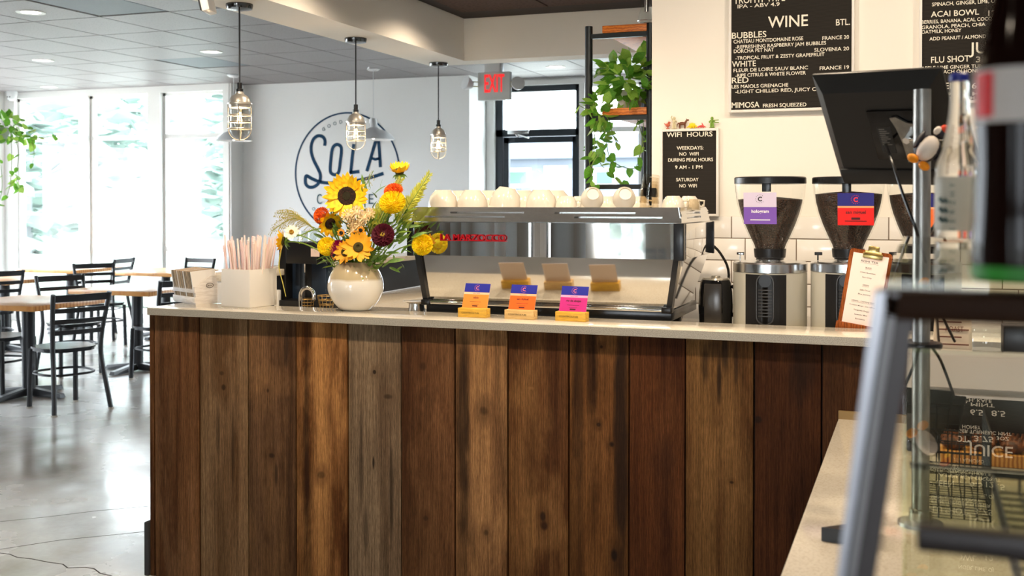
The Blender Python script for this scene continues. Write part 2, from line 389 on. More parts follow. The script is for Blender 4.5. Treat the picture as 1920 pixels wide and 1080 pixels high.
part('push_plate', MB().box(X11(1081), X11(1084), yy-.07, yy-.05, Z11(276), Z11(262)), chrome, door)
# left wall, rear walls, side wall (mostly out of view; the rear wall shows in the machine's reflection)
lw = MB().box(XL-.2, XL, YB-.2, YW+.2, 2.5, HC+.02).box(XL-.2, XL, YB-.2, YW+.2, 0, .5)  # window openings in this wall are invented, added to let daylight in
lw.box(XL-.2, XL, YB, 3.0, .5, 2.5)
for y in (YW-.0, 7.0, 3.6): lw.box(XL-.2, XL, y-.5, y+.2, .5, 2.5)
struct('wall_left', lw, wall_white)
bw = MB().box(XL-.2, XR+.2, YB-.2, YB, 2.45, HC+.1).box(XL-.2, XR+.2, YB-.2, YB, 0, .55).box(.6, XR+.2, YB-.2, YB, .55, 2.45).box(XL-.2, -5.55, YB-.2, YB, .55, 2.45).box(-3.3, -1.8, YB-.2, YB, .55, 2.45)  # right-hand opening is unseen, added only for fill light
bw.box(-4.85, -4.75, YB-.2, YB, .55, 2.45)
struct('wall_rear', bw, mat('rear_wall_paint', srgb(176, 160, 142), .7))
for x in (-6.0, -6.6, -7.2, -7.9): struct('trim_5', MB().box(x-.12, x+.12, YB, YB+.05, 0, HC+.02), trim_white)
struct('wall_side', MB().box(XR, XR+.2, YB-.2, YDW+.2, 0, HC+.02), wall_white)

# tiled bar wall ---------------------------------------------------
YT = 5.2; XT = PY(1222, 300, YT).x
cream_wall = mat('cream_wall', srgb(238, 232, 222), 0.7, bump=(60, .05, .002))
wr = struct('wall_right', MB().box(XT, XR, YT, YT+.16, 0, HB+.02), cream_wall)
ttop = PY(1341, 405, YT).z
tilem = mat('white_ceramic_tile', srgb(232, 228, 222), 0.12, spec=.5); grout = mat('tile_grout', srgb(128, 112, 96), 0.9)
part('grout', MB().box(XT, 1.2, YT-.004, YT, .9, ttop-.002), grout, wr, smooth=False)
th = .1045; tw_ = .2345
tme = mesh_of('tile', MB().box(-tw_/2+.0022, tw_/2-.0022, -.009, 0, -th/2+.0022, th/2-.0022, .0016), tilem)
xj = {0: PY(1372, 420, YT).x, 1: PY(1397.6, 470, YT).x}
for r in range(5):
    z = ttop-(r+.5)*th; x0 = xj[r % 2]
    for k in range(-3, 9):
        x = x0+(k+.5)*tw_
        l, rgt = x-tw_/2, x+tw_/2
        if rgt < XT+.03 or x > 1.1: continue
        if l < XT:
            me = mesh_of('tile', MB().box(XT+.002, rgt-.0022, YT-.009, YT, z-th/2+.0022, z+th/2-.0022, .0016), tilem, wloc(wr)); o = bpy.data.objects.new('tile', me); C.objects.link(o); o.parent = wr
            continue
        o = bpy.data.objects.new('tile', tme); C.objects.link(o); o.parent = wr; o.location = Vector((x, YT, z))-wloc(wr)

# painted logo -----------------------------------------------------
navy = mat('logo_navy', srgb(24, 62, 92), 0.7, spec=.2); dteal = mat('logo_teal', srgb(60, 92, 104), .7, spec=.2)
logo = E('wall_logo', 'round navy painted logo reading SOLA COFFEE on the far white wall', 'sign', PY(650, 440, YS-.004))
def LP(x, y): return PY(540+x/4.5, 190+y/4.5, YS-.004)
def ribbon(pts, w, closed=False, d=.003):
    pts = [Vector(p) for p in pts]; n = len(pts); L_ = []; R_ = []
    for i, p in enumerate(pts):
        a = pts[(i-1) % n] if (closed or i > 0) else p; b = pts[(i+1) % n] if (closed or i < n-1) else p
        t = (b-a).normalized(); nn = Vector((t.z, 0, -t.x))*w/2; L_.append(p+nn); R_.append(p-nn)
    mb = MB(); dd = Vector((0, d, 0)); m = n if closed else n-1
    for i in range(m):
        j = (i+1) % n; mb.hexa([L_[i], L_[j], R_[j], R_[i]], [q+dd for q in (L_[i], L_[j], R_[j], R_[i])])
    return mb
cc = LP(495, 603); RR = (LP(870, 603)-LP(55, 603)).length/2*1.075
cc = PY(649.5, 324, YS-.004)
RX = (PY(747, 324, YS).x-PY(552.5, 324, YS).x)/2; RZ = RX*1.02
circ = [cc+Vector((RX*math.cos(2*PI*k/96), 0, RZ*math.sin(2*PI*k/96))) for k in range(96)]
part('ring', ribbon(circ, .02, True), navy, logo, smooth=False)
sw = .042
Spts = [(308, 375), (311, 330), (290, 298), (250, 292), (215, 318), (196, 370), (196, 430), (215, 495), (250, 565), (272, 620), (264, 680), (225, 718), (180, 724), (150, 700), (145, 660), (155, 628), (200, 652), (270, 680), (360, 690), (480, 685), (600, 665), (700, 642), (805, 608)]
part('letter_s', ribbon(crom([LP(*p) for p in Spts], 6), sw), navy, logo, smooth=False)
Opts = [(369, 420), (384, 380), (415, 364), (445, 382), (450, 425), (441, 500), (431, 580), (415, 612), (388, 619), (361, 602), (355, 565), (361, 490)]
part('letter_o', ribbon(crom([LP(*p) for p in Opts], 5, True), sw, True), navy, logo, smooth=False)
mbL = ribbon([LP(554, 360), LP(540, 480), LP(528, 608)], sw); m2 = ribbon([LP(520, 602), LP(602, 592)], sw); mbL.add(m2.v, m2.f)
part('letter_l', mbL, navy, logo, smooth=False)
mbA = ribbon([LP(664, 590), LP(700, 470), LP(742, 322)], sw)
for q in (ribbon([LP(735, 325), LP(775, 325)], sw), ribbon([LP(762, 320), LP(772, 440), LP(779, 556)], sw), ribbon([LP(702, 478), LP(735, 490), LP(775, 480)], sw*.8)): mbA.add(q.v, q.f)
part('letter_a', mbA, navy, logo, smooth=False)
Mw = lambda p: frame(p, (1, 0, 0), (0, 0, 1))
for ch, x in zip('COFFEE', (243, 335, 425, 515, 600, 680)):
    p = LP(x, 866); q = LP(x+42, 866); text(ch, Mw(p), LP(x, 782).z-p.z, dteal, logo, w=(q-p).length, depth=.002)
for ch, a in zip('GOOD', (121, 113, 105, 97)): 
    a = math.radians(a); p = cc+Vector((RX*.83*math.cos(a), 0, RZ*.83*math.sin(a))); t = a-PI/2
    text(ch, frame(p, (math.cos(t), 0, math.sin(t)), (-math.sin(t), 0, math.cos(t))), .042, dteal, logo, align='C', depth=.002, name='small_letter')
for ch, a in zip('BES', (75, 67, 59)):
    a = math.radians(a); p = cc+Vector((RX*.83*math.cos(a), 0, RZ*.83*math.sin(a))); t = a-PI/2
    text(ch, frame(p, (math.cos(t), 0, math.sin(t)), (-math.sin(t), 0, math.cos(t))), .042, dteal, logo, align='C', depth=.002)
text('O', Mw(LP(205, 920)), .04, dteal, logo, depth=.002)

# outside ----------------------------------------------------------
pave = mat('pale_paving', srgb(196, 196, 190), .9, nz=((.6, .6, .6), srgb(180, 180, 172), .4, .6))
struct('ground_outside', MB().box(-70, 60, YDW+.2, 70, -.35, -.12).box(-70, XL-.2, -60, YDW+.2, -.35, -.12).box(XL-.2, 60, -60, YB-.2, -.35, -.12), pave)
bld = E('neighbour_building', 'pale grey building across the street seen through the glass door', 'building', (-9, 27, -.12))
sid = wave_mat('pale_siding', (.13, .145, .175), (.11, .125, .155), 1.6, 'Z', lo=.8, hi=1)
part('wall', MB().box(-17, 3, 27, 33, -.12, 3.2), sid, bld, smooth=False)
part('roof_band', MB().box(-17.3, 3.3, 26.7, 33, 2.75, 3.35), mat('roof_band', (.12, .14, .185), .7), bld, smooth=False)
def bwin(x0, x1, z0, z1, m): 
    w = part('window', MB().box(x0-.1, x1+.1, 26.93, 27.02, z0-.1, z1+.1), trim_white, bld, smooth=False)
    part('pane', MB().box(x0, x1, 26.9, 26.96, z0, z1), m, w, smooth=False)
gp = mat('green_reflection_pane', (.06, .11, .085), .2); bp_ = mat('pale_door', (.2, .17, .13), .6)  # green reflection in the glass is put into the pane colour
q0 = PY(954, 345, 27); q1 = PY(990, 322, 27); bwin(q0.x, q1.x, q0.z, q1.z, gp)
q0 = PY(1028, 378, 27); q1 = PY(1058, 318, 27); bwin(q0.x, q1.x, .0, q1.z, bp_)
q0 = PY(1120, 345, 27); q1 = PY(1150, 322, 27); bwin(q0.x, q1.x, q0.z, q1.z, gp)
leafout = mat('outdoor_foliage', (.34, .40, .37), .8, nz=((2, 2, 2), (.28, .37, .33), .4, .6)); bark = mat('bark', (.3, .3, .32), .9)
def crown(seed, R, n):
    rnd = random.Random(seed); mb = MB()
    for k in range(n):
        d = Vector((rnd.gauss(0, 1), rnd.gauss(0, 1), rnd.gauss(0, .8))).normalized()*R*(.55+.5*rnd.random()**.5)
        c = Vector((0, 0, R*1.35))+d; M = Matrix.Translation(c) @ Matrix.Rotation(rnd.uniform(0, 6.3), 4, 'Z') @ Matrix.Rotation(rnd.uniform(-1, 1), 4, 'X'); s = rnd.uniform(.2, .5)
        mb.add([(-s, 0, 0), (0, -s*.5, .02), (s, 0, 0), (0, s*.5, .02)], [(0, 1, 2, 3)], M)
    return mb
tree0 = E('street_tree', 'leafy tree outside behind the left dining window', 'tree', (-17.2, 17.5, -.12))
part('crown', crown(3, 2.1, 700), leafout, tree0, local=True, smooth=False); part('trunk', MB().tube([(0, 0, 0), (.05, 0, 1), (0, .05, 2.4)], .14, 8, .08), bark, tree0, local=True)
for (x, y, s, l) in ((-13.6, 22, 1.1, 'leafy tree outside behind the middle dining window'), (-10.8, 17.0, .7, 'low tree outside behind the right dining window'), (-23, 25, 1.3, 'tall tree outside at far left beyond the dining windows'), (-5.2, -14, 1.0, 'tree outside the rear windows')):
    dup(tree0, (x, y, -.12), x, l, 'street trees', (s, s, s))
tree0['group'] = 'street trees'
car_m = mat('hedge', (.25, .29, .25), .9, bump=(6, .8, .05))
hb = MB().box(-18, -7, 14.6, 15.3, -.12, .7, .1); thing('hedge', hb, car_m, 'low pale hedge outside below the dining windows', 'hedge')

# ================================================================== CEILING FIXTURES
emw = mat('lamp_face', (1, 1, 1), .5, emis=(1, .93, .82), es=9)
def downlight(px, py, h, label, r=.075, pos=None):
    p = PZ(px, py, h) if pos is None else Vector(pos); t = E('downlight', label, 'ceiling light', (p.x, p.y, h), group='recessed ceiling lights')
    part('trim_ring', MB().lathe([(r*.98, -.003), (r*1.45, -.006), (r*1.5, 0), (r*1.5, .002)], cap=False, n=32), mat('downlight_ring', srgb(205, 200, 192), .3), t, local=True)
    part('lamp_disc', MB().lathe([(0, -.002), (r, -.002), (r, .004), (0, .004)], n=32), emw, t, local=True)
    return t
for px, py, l in ((58, 23, 'recessed ceiling light at the upper left, nearest the camera'), (81, 113, 'recessed ceiling light over the left dining tables, second row'), (92, 163, 'recessed ceiling light closest to the window wall'), (396, 97, 'recessed ceiling light left of the nearest cage pendant'), (1042, 125, 'recessed ceiling light in front of the entrance door')):
    downlight(px, py, HC, l)
for i, (x, y, w, aim) in enumerate(BAR_CANS): downlight(0, 0, HB, 'recessed light in the dark bar ceiling outside the frame', .055, (x, y, HB-.001))
for (x, y) in ((-5.6, 5.9), (-7.6, 8.3), (-9.3, 10.2), (-5.8, 8.3), (-3.4, 10.7)):
    pass
# cage pendants
alu = mat('cast_aluminium', srgb(206, 202, 194), .36, .8); bulbg = pane_mat('bulb_glass', (.99, .97, .93), 1.45)
fil = mat('bulb_filament', (1, .75, .4), .5, emis=(1, .62, .25), es=45)
def pendant(px, ytop, ycap, ybot, wpx, label):
    p = PZ(px, ytop, BZ); p = Vector((p.x, p.y, BZ)); s = mpp(p); ln = (ycap-ytop)*s; Hh = (ybot-ycap)*s; r = wpx*s/2
    t = E('cage_pendant', label, 'pendant lamp', p, group='cage pendants under the white beam')
    part('canopy', MB().lathe([(0, -.03), (.03, -.03), (.062, -.024), (.066, -.008), (.066, 0), (0, 0)]), mat('black_chrome', (.10, .10, .10), .12, .9), t, local=True, label='dark chrome canopy')
    part('cord', MB().cyl((0, 0, -.028), (0, 0, -ln+.028), .0045, n=8), black_plastic, t, local=True)
    z0 = -ln; part('strain_relief', MB().lathe([(.01, z0+.03), (.013, z0+.028), (.013, z0+.0), (.018, z0-.002), (.018, z0-.02), (0, z0-.02)], n=16), black_plastic, t, local=True)
    z1 = z0-.016; part('cap', MB().lathe([(0, z1), (r*.36, z1), (r*.38, z1-.010), (r*.46, z1-.013), (r*.70, z1-.022), (r*.86, z1-.036), (r*.93, z1-.052), (r*1.06, z1-.055), (r*1.06, z1-.062), (r*.95, z1-.064), (r*.9, z1-.078), (r*.8, z1-.08), (0, z1-.08)], n=28), alu, t, local=True)
    z2 = z1-.062; zb = -ln-Hh
    jar = MB(); rj = r*.82; prof = [(rj, z2), (rj, zb+rj*1.0)]+[(rj*math.cos(a*PI/12), zb+.008+rj*(1-math.sin(a*PI/12))) for a in range(1, 7)]
    part('glass_jar', MB().lathe(prof, n=28, cap=False), bulbg, t, local=True)
    cg = MB()
    for k in range(4):
        a = k*PI/2+.5; c, s_ = math.cos(a), math.sin(a)
        cg.tube([(r*c, r*s_, z2+.005), (r*c, r*s_, zb+r*1.05)]+[(r*math.cos(b)*c, r*math.cos(b)*s_, zb+r*(1-math.sin(b))) for b in [j*PI/10 for j in range(1, 6)]], .0028, 6)
    nr = 3
    for k in range(1, nr+1):
        z = z2-.02-(z2-.02-(zb+r))*k/nr
        cg.tube([(r*math.cos(2*PI*j/24), r*math.sin(2*PI*j/24), z) for j in range(24)], .0028, 6, closed=True)
    part('wire_cage', cg, mat('cage_wire', srgb(176, 176, 174), .3, .85), t, local=True)
    bz = z1-.08; part('bulb', MB().lathe([(.012, bz), (.014, bz-.02), (.028, bz-.05), (.03, bz-.07), (.022, bz-.09), (0, bz-.1)], n=16, cap=False), bulbg, t, local=True)
    fl = MB()
    for k in range(5): a = k*1.256; fl.cyl((.006*math.cos(a), .006*math.sin(a), bz-.02), (.013*math.cos(a), .013*math.sin(a), bz-.075), .0016, n=5)
    part('filament', fl, fil, t, local=True)
    l = lamp('POINT', 'pendant_bulb_light', (p.x, p.y, p.z+bz-.05), 6, (1, .7, .4), shadow_soft_size=.02)
pendant(449, 8, 166, 263, 43, 'cage pendant lamp nearest the camera, over the counter end at left')
pendant(667, 72, 205, 281, 35, 'middle cage pendant lamp, in front of the painted wall logo')
pendant(822, 118, 233, 298, 28, 'farthest cage pendant lamp, left of the exit sign')
wenam = mat('white_enamel', srgb(214, 216, 218), .3)
def barn(px, ytop, ycap, ybot, wpx, label):
    p = PZ(px, ytop, HC); p = Vector((p.x, p.y, HC)); s = mpp(p); ln = (ycap-ytop)*s; r = wpx*s/2
    t = E('dome_pendant', label, 'pendant lamp', p, group='white dome pendants over the dining room')
    part('canopy', MB().lathe([(0, -.035), (.05, -.03), (.075, -.012), (.075, 0)]), wenam if px < 500 else chrome, t, local=True)
    part('cord', MB().cyl((0, 0, -.03), (0, 0, -ln), .005, n=8), wenam, t, local=True)
    zz = -ln; hh = (ybot-ycap)*s
    part('shade', MB().lathe([(0, zz+.01), (r*.16, zz), (r*.2, zz-hh*.42), (r*.3, zz-hh*.5), (r*.62, zz-hh*.6), (r*.86, zz-hh*.8), (r*.97, zz-hh*.95), (r, zz-hh), (r*.95, zz-hh), (r*.8, zz-hh*.8), (r*.5, zz-hh*.62), (0, zz-hh*.55)], n=36), wenam, t, local=True)
    part('bulb', MB().ell((0, 0, zz-hh*.8), .03, .03, .04), mat('soft_bulb', (1, 1, 1), .5, emis=(1, .9, .75), es=14), t, local=True)
barn(700, 128, 222, 262, 82, 'white dome pendant in front of the painted wall logo')
barn(438, 140, 228, 264, 68, 'white dome pendant behind the nearest cage pendant')
# white wall-corner sensor, speaker
p = PY(17, 168, YW-.15); t = thing('corner_camera', MB().lathe([(.0, 0), (.03, .0), (.055, .02), (.07, .09), (.07, .13), (0, .13)], c=(p.x+.05, p.y, HC-.13), n=20), wenam, 'small white security camera in the far left ceiling corner', 'security camera')
for dx in (-.02, .02): part('lens', MB().ell((p.x+.05+dx, p.y-.06, HC-.08), .009, .006, .009), black_gloss, t)
# speaker / sign bracket on the beam
ps = PY(389, 10, 4.0); M = Matrix.Translation(ps) @ Matrix.Rotation(.35, 4, 'Z') @ Matrix.Rotation(-.22, 4, 'Y')
t = E('wall_speaker', 'white speaker hanging from the beam at the top of the frame', 'speaker', ps)
part('cabinet', MB().box(-.012, .022, -.07, .05, -.035, .13, .004, M), wenam, t)
part('grille', MB().box(-.02, -.012, -.066, .046, -.03, .125, .002, M), black_plastic, t)
part('bracket', MB().cyl(M @ Vector((.01, 0, .12)), (ps.x-.0, ps.y, 2.63), .008), black_metal, t)
# exit sign
YX = 8.9; tL = PY(898, 137, YX); tR = PY(958, 187, YX)
ex = E('exit_sign', 'white exit sign with red letters and two lamp heads below the ceiling', 'exit sign', ((tL.x+tR.x)/2, YX, tR.z))
part('housing', MB().box(tL.x, tR.x, YX-.03, YX+.03, tR.z, tL.z, .006), mat('sign_grey', srgb(205, 208, 206), .5), ex)
part('ceiling_mount', MB().box(PY(912, 130, YX).x, PY(941, 130, YX).x, YX-.05, YX+.05, tL.z, HC, .004), wenam, ex)
red = mat('exit_red', (.75, .01, .015), .5, emis=(1, .03, .03), es=.9)
q = PY(908.5, 173, YX-.031); text('EXIT', frame((q.x, YX-.031, q.z), (1, 0, 0), (0, 0, 1)), PY(908, 141, YX).z-q.z, red, ex, w=PY(948, 150, YX).x-q.x, depth=.004, bold=.012)
for sx, (px, py) in ((-1, (877, 157)), (1, (970, 158))):
    h = PY(px, py, YX-.03); part('lamp_head', MB().lathe([(0, -.05), (.03, -.045), (.055, .0), (.06, .03), (.0, .035)], n=18, M=Matrix.Translation(h) @ Matrix.Rotation(sx*1.1, 4, 'Y') @ Matrix.Rotation(.9, 4, 'X')), wenam, ex)
    e = PY(898 if sx < 0 else 958, 158, YX-.02); part('lamp_arm', MB().tube([h+Vector((0, .02, -.02)), e+Vector((0, 0, -.02)), e+Vector((0, 0, .02)), h+Vector((0, .02, .02))], .004, 6), mat('brass_wire', srgb(190, 176, 120), .3, .8), ex)

# ================================================================== DINING FURNITURE
pine = wave_mat('pine_top', srgb(222, 160, 92), srgb(196, 122, 58), 9, 'Y', .3, dist=3.0, lo=.2, hi=1)
def chair_proto():
    t = E('dining_chair', 'x', 'chair', (0, 0, 0), group='black metal ladder-back dining chairs')
    seat = MB(); poly = []
    for k in range(40):
        a = 2*PI*k/40; c, s = math.cos(a), math.sin(a); e = .62
        poly.append((.205*abs(c)**e*math.copysign(1, c), (.205-.02*(c < 0)*abs(c))*abs(s)**e*math.copysign(1, s)))
    seat.prism([(x*1.0, y) for x, y in poly], .012, Matrix.Translation((0, 0, .452))); seat.prism([(x*.96, y*.96) for x, y in poly], .02, Matrix.Translation((0, 0, .434)))
    part('seat', seat, mat('black_seat', (.022, .026, .032), .2), t, local=True)
    for s in (-1, 1):
        pts = crom([(-.285, s*.215, 0), (-.255, s*.2, .16), (-.215, s*.185, .34), (-.2, s*.182, .46), (-.215, s*.19, .6), (-.25, s*.205, .76), (-.275, s*.213, .865)], 4)
        part('back_post', MB().tube(pts, .0205, 8, flat=.85), black_metal, t, local=True)
        part('front_leg', MB().tube([(.165, s*.17, .44), (.18, s*.178, .0)], .0195, 8), black_metal, t, local=True)
        [part('foot_cap', MB().lathe([(.022, 0), (.022, .012)], c=(q, s*w, .0), n=10), mat('foot_cap', srgb(190, 186, 176), .6), t, local=True) for q, w in ((-.285, .215), (.18, .178))]
    for z, hw, x, hh in ((.835, .205, -.268, .026), (.745, .2, -.25, .017), (.665, .195, -.235, .017), (.585, .188, -.222, .017)):
        pts = [(x-.022*math.cos(PI*u/2), hw*u, z) for u in [k/6-1 for k in range(13)]]; mb = MB()
        for (a, b) in zip(pts[:-1], pts[1:]):
            a, b = Vector(a), Vector(b); n = (b-a).normalized().cross(Vector((0, 0, 1)))*.006; zz = Vector((0, 0, hh))
            mb.hexa([a-n-zz, b-n-zz, b+n-zz, a+n-zz], [a-n+zz, b-n+zz, b+n+zz, a+n+zz])
        part('back_slat', mb, black_metal, t, local=True)
    ring = [(x*.92-.005, y*.94, .27) for x, y in poly]; part('stretcher_ring', MB().tube(ring, .009, 6, closed=True), black_metal, t, local=True)
    return t
def table_proto():
    t = E('dining_table', 'x', 'table', (0, 0, 0), group='square pine cafe tables')
    part('table_top', MB().box(-.43, .43, -.39, .39, .712, .752, .003), pine, t, local=True)
    part('pedestal', MB().cyl((0, 0, .04), (0, 0, .712), .05, n=20).box(-.12, .12, -.12, .12, .70, .713), black_metal, t, local=True)
    for a in range(4):
        M = Matrix.Rotation(a*PI/2+.0, 4, 'Z'); mb = MB()
        mb.hexa([M @ Vector(p) for p in ((0, -.03, .01), (.34, -.03, .005), (.34, .03, .005), (0, .03, .01))], [M @ Vector(p) for p in ((0, -.025, .075), (.33, -.022, .035), (.33, .022, .035), (0, .025, .075))])
        part('base_foot', mb, black_metal, t, local=True)
    return t
FS = 1.07
def dupf(o, loc, rz, label): return dup(o, (loc[0]*FS, loc[1]*FS, 0), rz, label)
T0 = table_proto(); T0.scale = (FS,)*3; T0.location = (-6.56*FS, 6.70*FS, 0); T0['label'] = 'pine table nearest the counter, with a chair on its right'
dupf(T0, (-6.62, 8.05, 0), .0, 'second pine table, just behind the one nearest the counter')
dupf(T0, (-8.75, 8.62, 0), .0, 'pine table at the left frame edge in the middle row')
dupf(T0, (-9.35, 10.2, 0), .0, 'pine table beside the windows in the back row, at left')
dupf(T0, (-7.95, 10.15, 0), .0, 'pine table beside the windows, partly behind the straw box')
C0 = chair_proto(); C0.scale = (FS,)*3; C0.location = (-5.93*FS, 6.40*FS, 0); C0.rotation_euler = (0, 0, math.radians(159)); C0['label'] = 'nearest black ladder-back chair, fully in view at the right of the first table'
R = math.radians
dupf(C0, (-6.86, 6.72, 0), R(2), 'black chair at the left of the first table, cut by the frame edge')
dupf(C0, (-7.02, 7.68, 0), R(-25), 'black ladder-back chair just behind the nearest chair, left of the second table')
dupf(C0, (-6.12, 7.75, 0), R(165), 'black chair half hidden by the wooden counter end')
dupf(C0, (-8.1, 9.3, 0), R(-30), 'black ladder-back chair in the back row, left of the table behind the straw box')
dupf(C0, (-9.0, 10.35, 0), R(190), 'small black chair against the windows at the right of the back left table')
dupf(C0, (-7.95, 10.48, 0), R(-95), 'black chair against the window, its back above the sleeve holder')
dupf(C0, (-9.75, 9.35, 0), R(-20), 'black chair at the far left edge by the window')
dupf(C0, (-8.5, 8.2, 0), R(155), 'black chair right of the middle-row table at the left edge')
for (x, y, a) in ((-3.75, -7.7, 80), (-4.95, -7.8, 100), (-2.9, -7.6, 60)):
    dup(C0, (x, y, 0), R(a), 'black chair behind the camera, seen only in the machine reflection')
T9 = dup(T0, (-4.35, -7.0, 0), 0, 'pine table behind the camera, seen only in the machine reflection')
# ================================================================== BAR
def wood_mat(name, base, dark, light, seed, feats=(), rough=.62, grain=1.0, bands=1.0):
    """plank material in object space: X across, Z along. feats = (x, z, rx, rz, amount) amount<0 darkens, >0 lightens"""
    m = bpy.data.materials.new(name); m.use_nodes = True; N, L = nodes_of(m); b = N['Principled BSDF']; b.inputs['Roughness'].default_value = rough
    b.inputs['Specular IOR Level'].default_value = .10
    tc = N.new('ShaderNodeTexCoord'); off = N.new('ShaderNodeMapping'); off.inputs['Location'].default_value = (seed*3.17, seed*1.3, seed*2.11)
    L.new(tc.outputs['Object'], off.inputs[0])
    def noise(sx, sz, det, dist=0, rgh=.55):
        mp = N.new('ShaderNodeMapping'); mp.inputs['Scale'].default_value = (sx, sx, sz); n = N.new('ShaderNodeTexNoise')
        n.inputs['Scale'].default_value = 1; n.inputs['Detail'].default_value = det; n.inputs['Distortion'].default_value = dist; n.inputs['Roughness'].default_value = rgh
        L.new(off.outputs[0], mp.inputs[0]); L.new(mp.outputs[0], n.inputs['Vector']); return n.outputs[0]
    def mr(s, a, b_, c, d):
        r = N.new('ShaderNodeMapRange'); r.inputs[1].default_value = a; r.inputs[2].default_value = b_; r.inputs[3].default_value = c; r.inputs[4].default_value = d; L.new(s, r.inputs[0]); return r.outputs[0]
    def mix(f, a, c, mode='MIX'):
        x = N.new('ShaderNodeMix'); x.data_type = 'RGBA'; x.blend_type = mode
        if isinstance(f, float): x.inputs[0].default_value = f
        else: L.new(f, x.inputs[0])
        for i, q in ((6, a), (7, c)):
            if isinstance(q, tuple): x.inputs[i].default_value = (*q, 1)
            else: L.new(q, x.inputs[i])
        return x.outputs[2]
    def math_(op, a, c):
        n = N.new('ShaderNodeMath'); n.operation = op
        for i, q in ((0, a), (1, c)):
            if isinstance(q, (int, float)): n.inputs[i].default_value = q
            else: L.new(q, n.inputs[i])
        return n.outputs[0]
    bandn = noise(16, .55, 2, .3); blot = noise(7, 2.2, 5, .6); fine = noise(520, 26, 6, .1, .7); med = noise(90, 2.6, 4, .4)
    col = mix(mr(bandn, .34, .56, 0., 1.), dark, base) if bands else mix(mr(blot, .35, .65, 0., .6), base, dark)
    col = mix(mr(blot, .45, .72, 0., .75), col, light)
    xyz = N.new('ShaderNodeSeparateXYZ'); L.new(tc.outputs['Object'], xyz.inputs[0]); wob = mr(noise(14, 5, 2), .3, .7, -.35, .35)
    def ellip(fx, fz, rx, rz, w_):
        dx = math_('DIVIDE', math_('SUBTRACT', xyz.outputs[0], fx), rx); dz = math_('DIVIDE', math_('SUBTRACT', xyz.outputs[2], fz), rz)
        return math_('ADD', math_('ADD', math_('MULTIPLY', dx, dx), math_('MULTIPLY', dz, dz)), w_)
    for (fx, fz, rx, rz, am) in feats:
        if am > 0: col = mix(mr(ellip(fx, fz, rx, rz, wob), -.1, 1.7, am, 0.), col, light)
    # cathedral rings
    wmp = N.new('ShaderNodeMapping'); wmp.inputs['Scale'].default_value = (1, 1, .13); L.new(off.outputs[0], wmp.inputs[0])
    w = N.new('ShaderNodeTexWave'); w.bands_direction = 'X'; w.inputs['Scale'].default_value = 34; w.inputs['Distortion'].default_value = 9; w.inputs['Detail'].default_value = 2.5; w.inputs['Detail Scale'].default_value = 1.2
    L.new(wmp.outputs[0], w.inputs[0])
    g = math_('MULTIPLY', mr(fine, .36, .62, .52, 1.26), mr(med, .36, .62, .74, 1.12)); g = math_('MULTIPLY', g, mr(w.outputs['Fac'], 0, 1, .82, 1.08))
    cb = N.new('ShaderNodeCombineColor'); [L.new(g, cb.inputs[i]) for i in range(3)]
    col = mix(1.0*grain, col, cb.outputs[0], 'MULTIPLY')
    for (fx, fz, rx, rz, am) in feats:
        if am > 0: continue
        if rx < .03 and rz < .03:                      # knot: soft halo, then a hard dark core
            col = mix(mr(ellip(fx, fz, rx*2.6, rz*3.4, wob), .1, 1.2, .45, 0.), col, dark)
        col = mix(mr(ellip(fx, fz, rx, rz, wob), .25, 1.15, -am, 0.), col, (.012, .007, .005))
    L.new(col, b.inputs['Base Color'])
    bp = N.new('ShaderNodeBump'); bp.inputs['Strength'].default_value = .55; bp.inputs['Distance'].default_value = .0015
    L.new(math_('ADD', fine, math_('MULTIPLY', med, 1.4)), bp.inputs['Height']); L.new(bp.outputs[0], b.inputs['Normal'])
    return m
quartz = mat('cream_quartz', srgb(214, 206, 190), 0.09, spec=.55, nz=((160, 160, 160), srgb(200, 190, 172), .5, .62))
quartz_e = mat('quartz_edge', srgb(176, 170, 156), 0.35, nz=((300, 300, 300), srgb(150, 146, 134), .48, .58))
YF = 3.87; YP = 3.9; HT = 1.177; XC0 = PY(275, 572, YF).x; XC1 = 1.35
BG = E('bar_front', 'bar front clad in upright reclaimed wood planks under the pale worktop', 'counter', ((XC0+XC1)/2, YP+.03, 0))
edges = [289, 373.5, 465, 555, 652, 752.5, 853.5, 952, 1066, 1179, 1285, 1414, 1541, 1665, 1790, 1900, 2010]
def br(r, g, b): c = srgb(r, g, b); return (c[0]*.90, c[1]*.82, c[2]*.68)
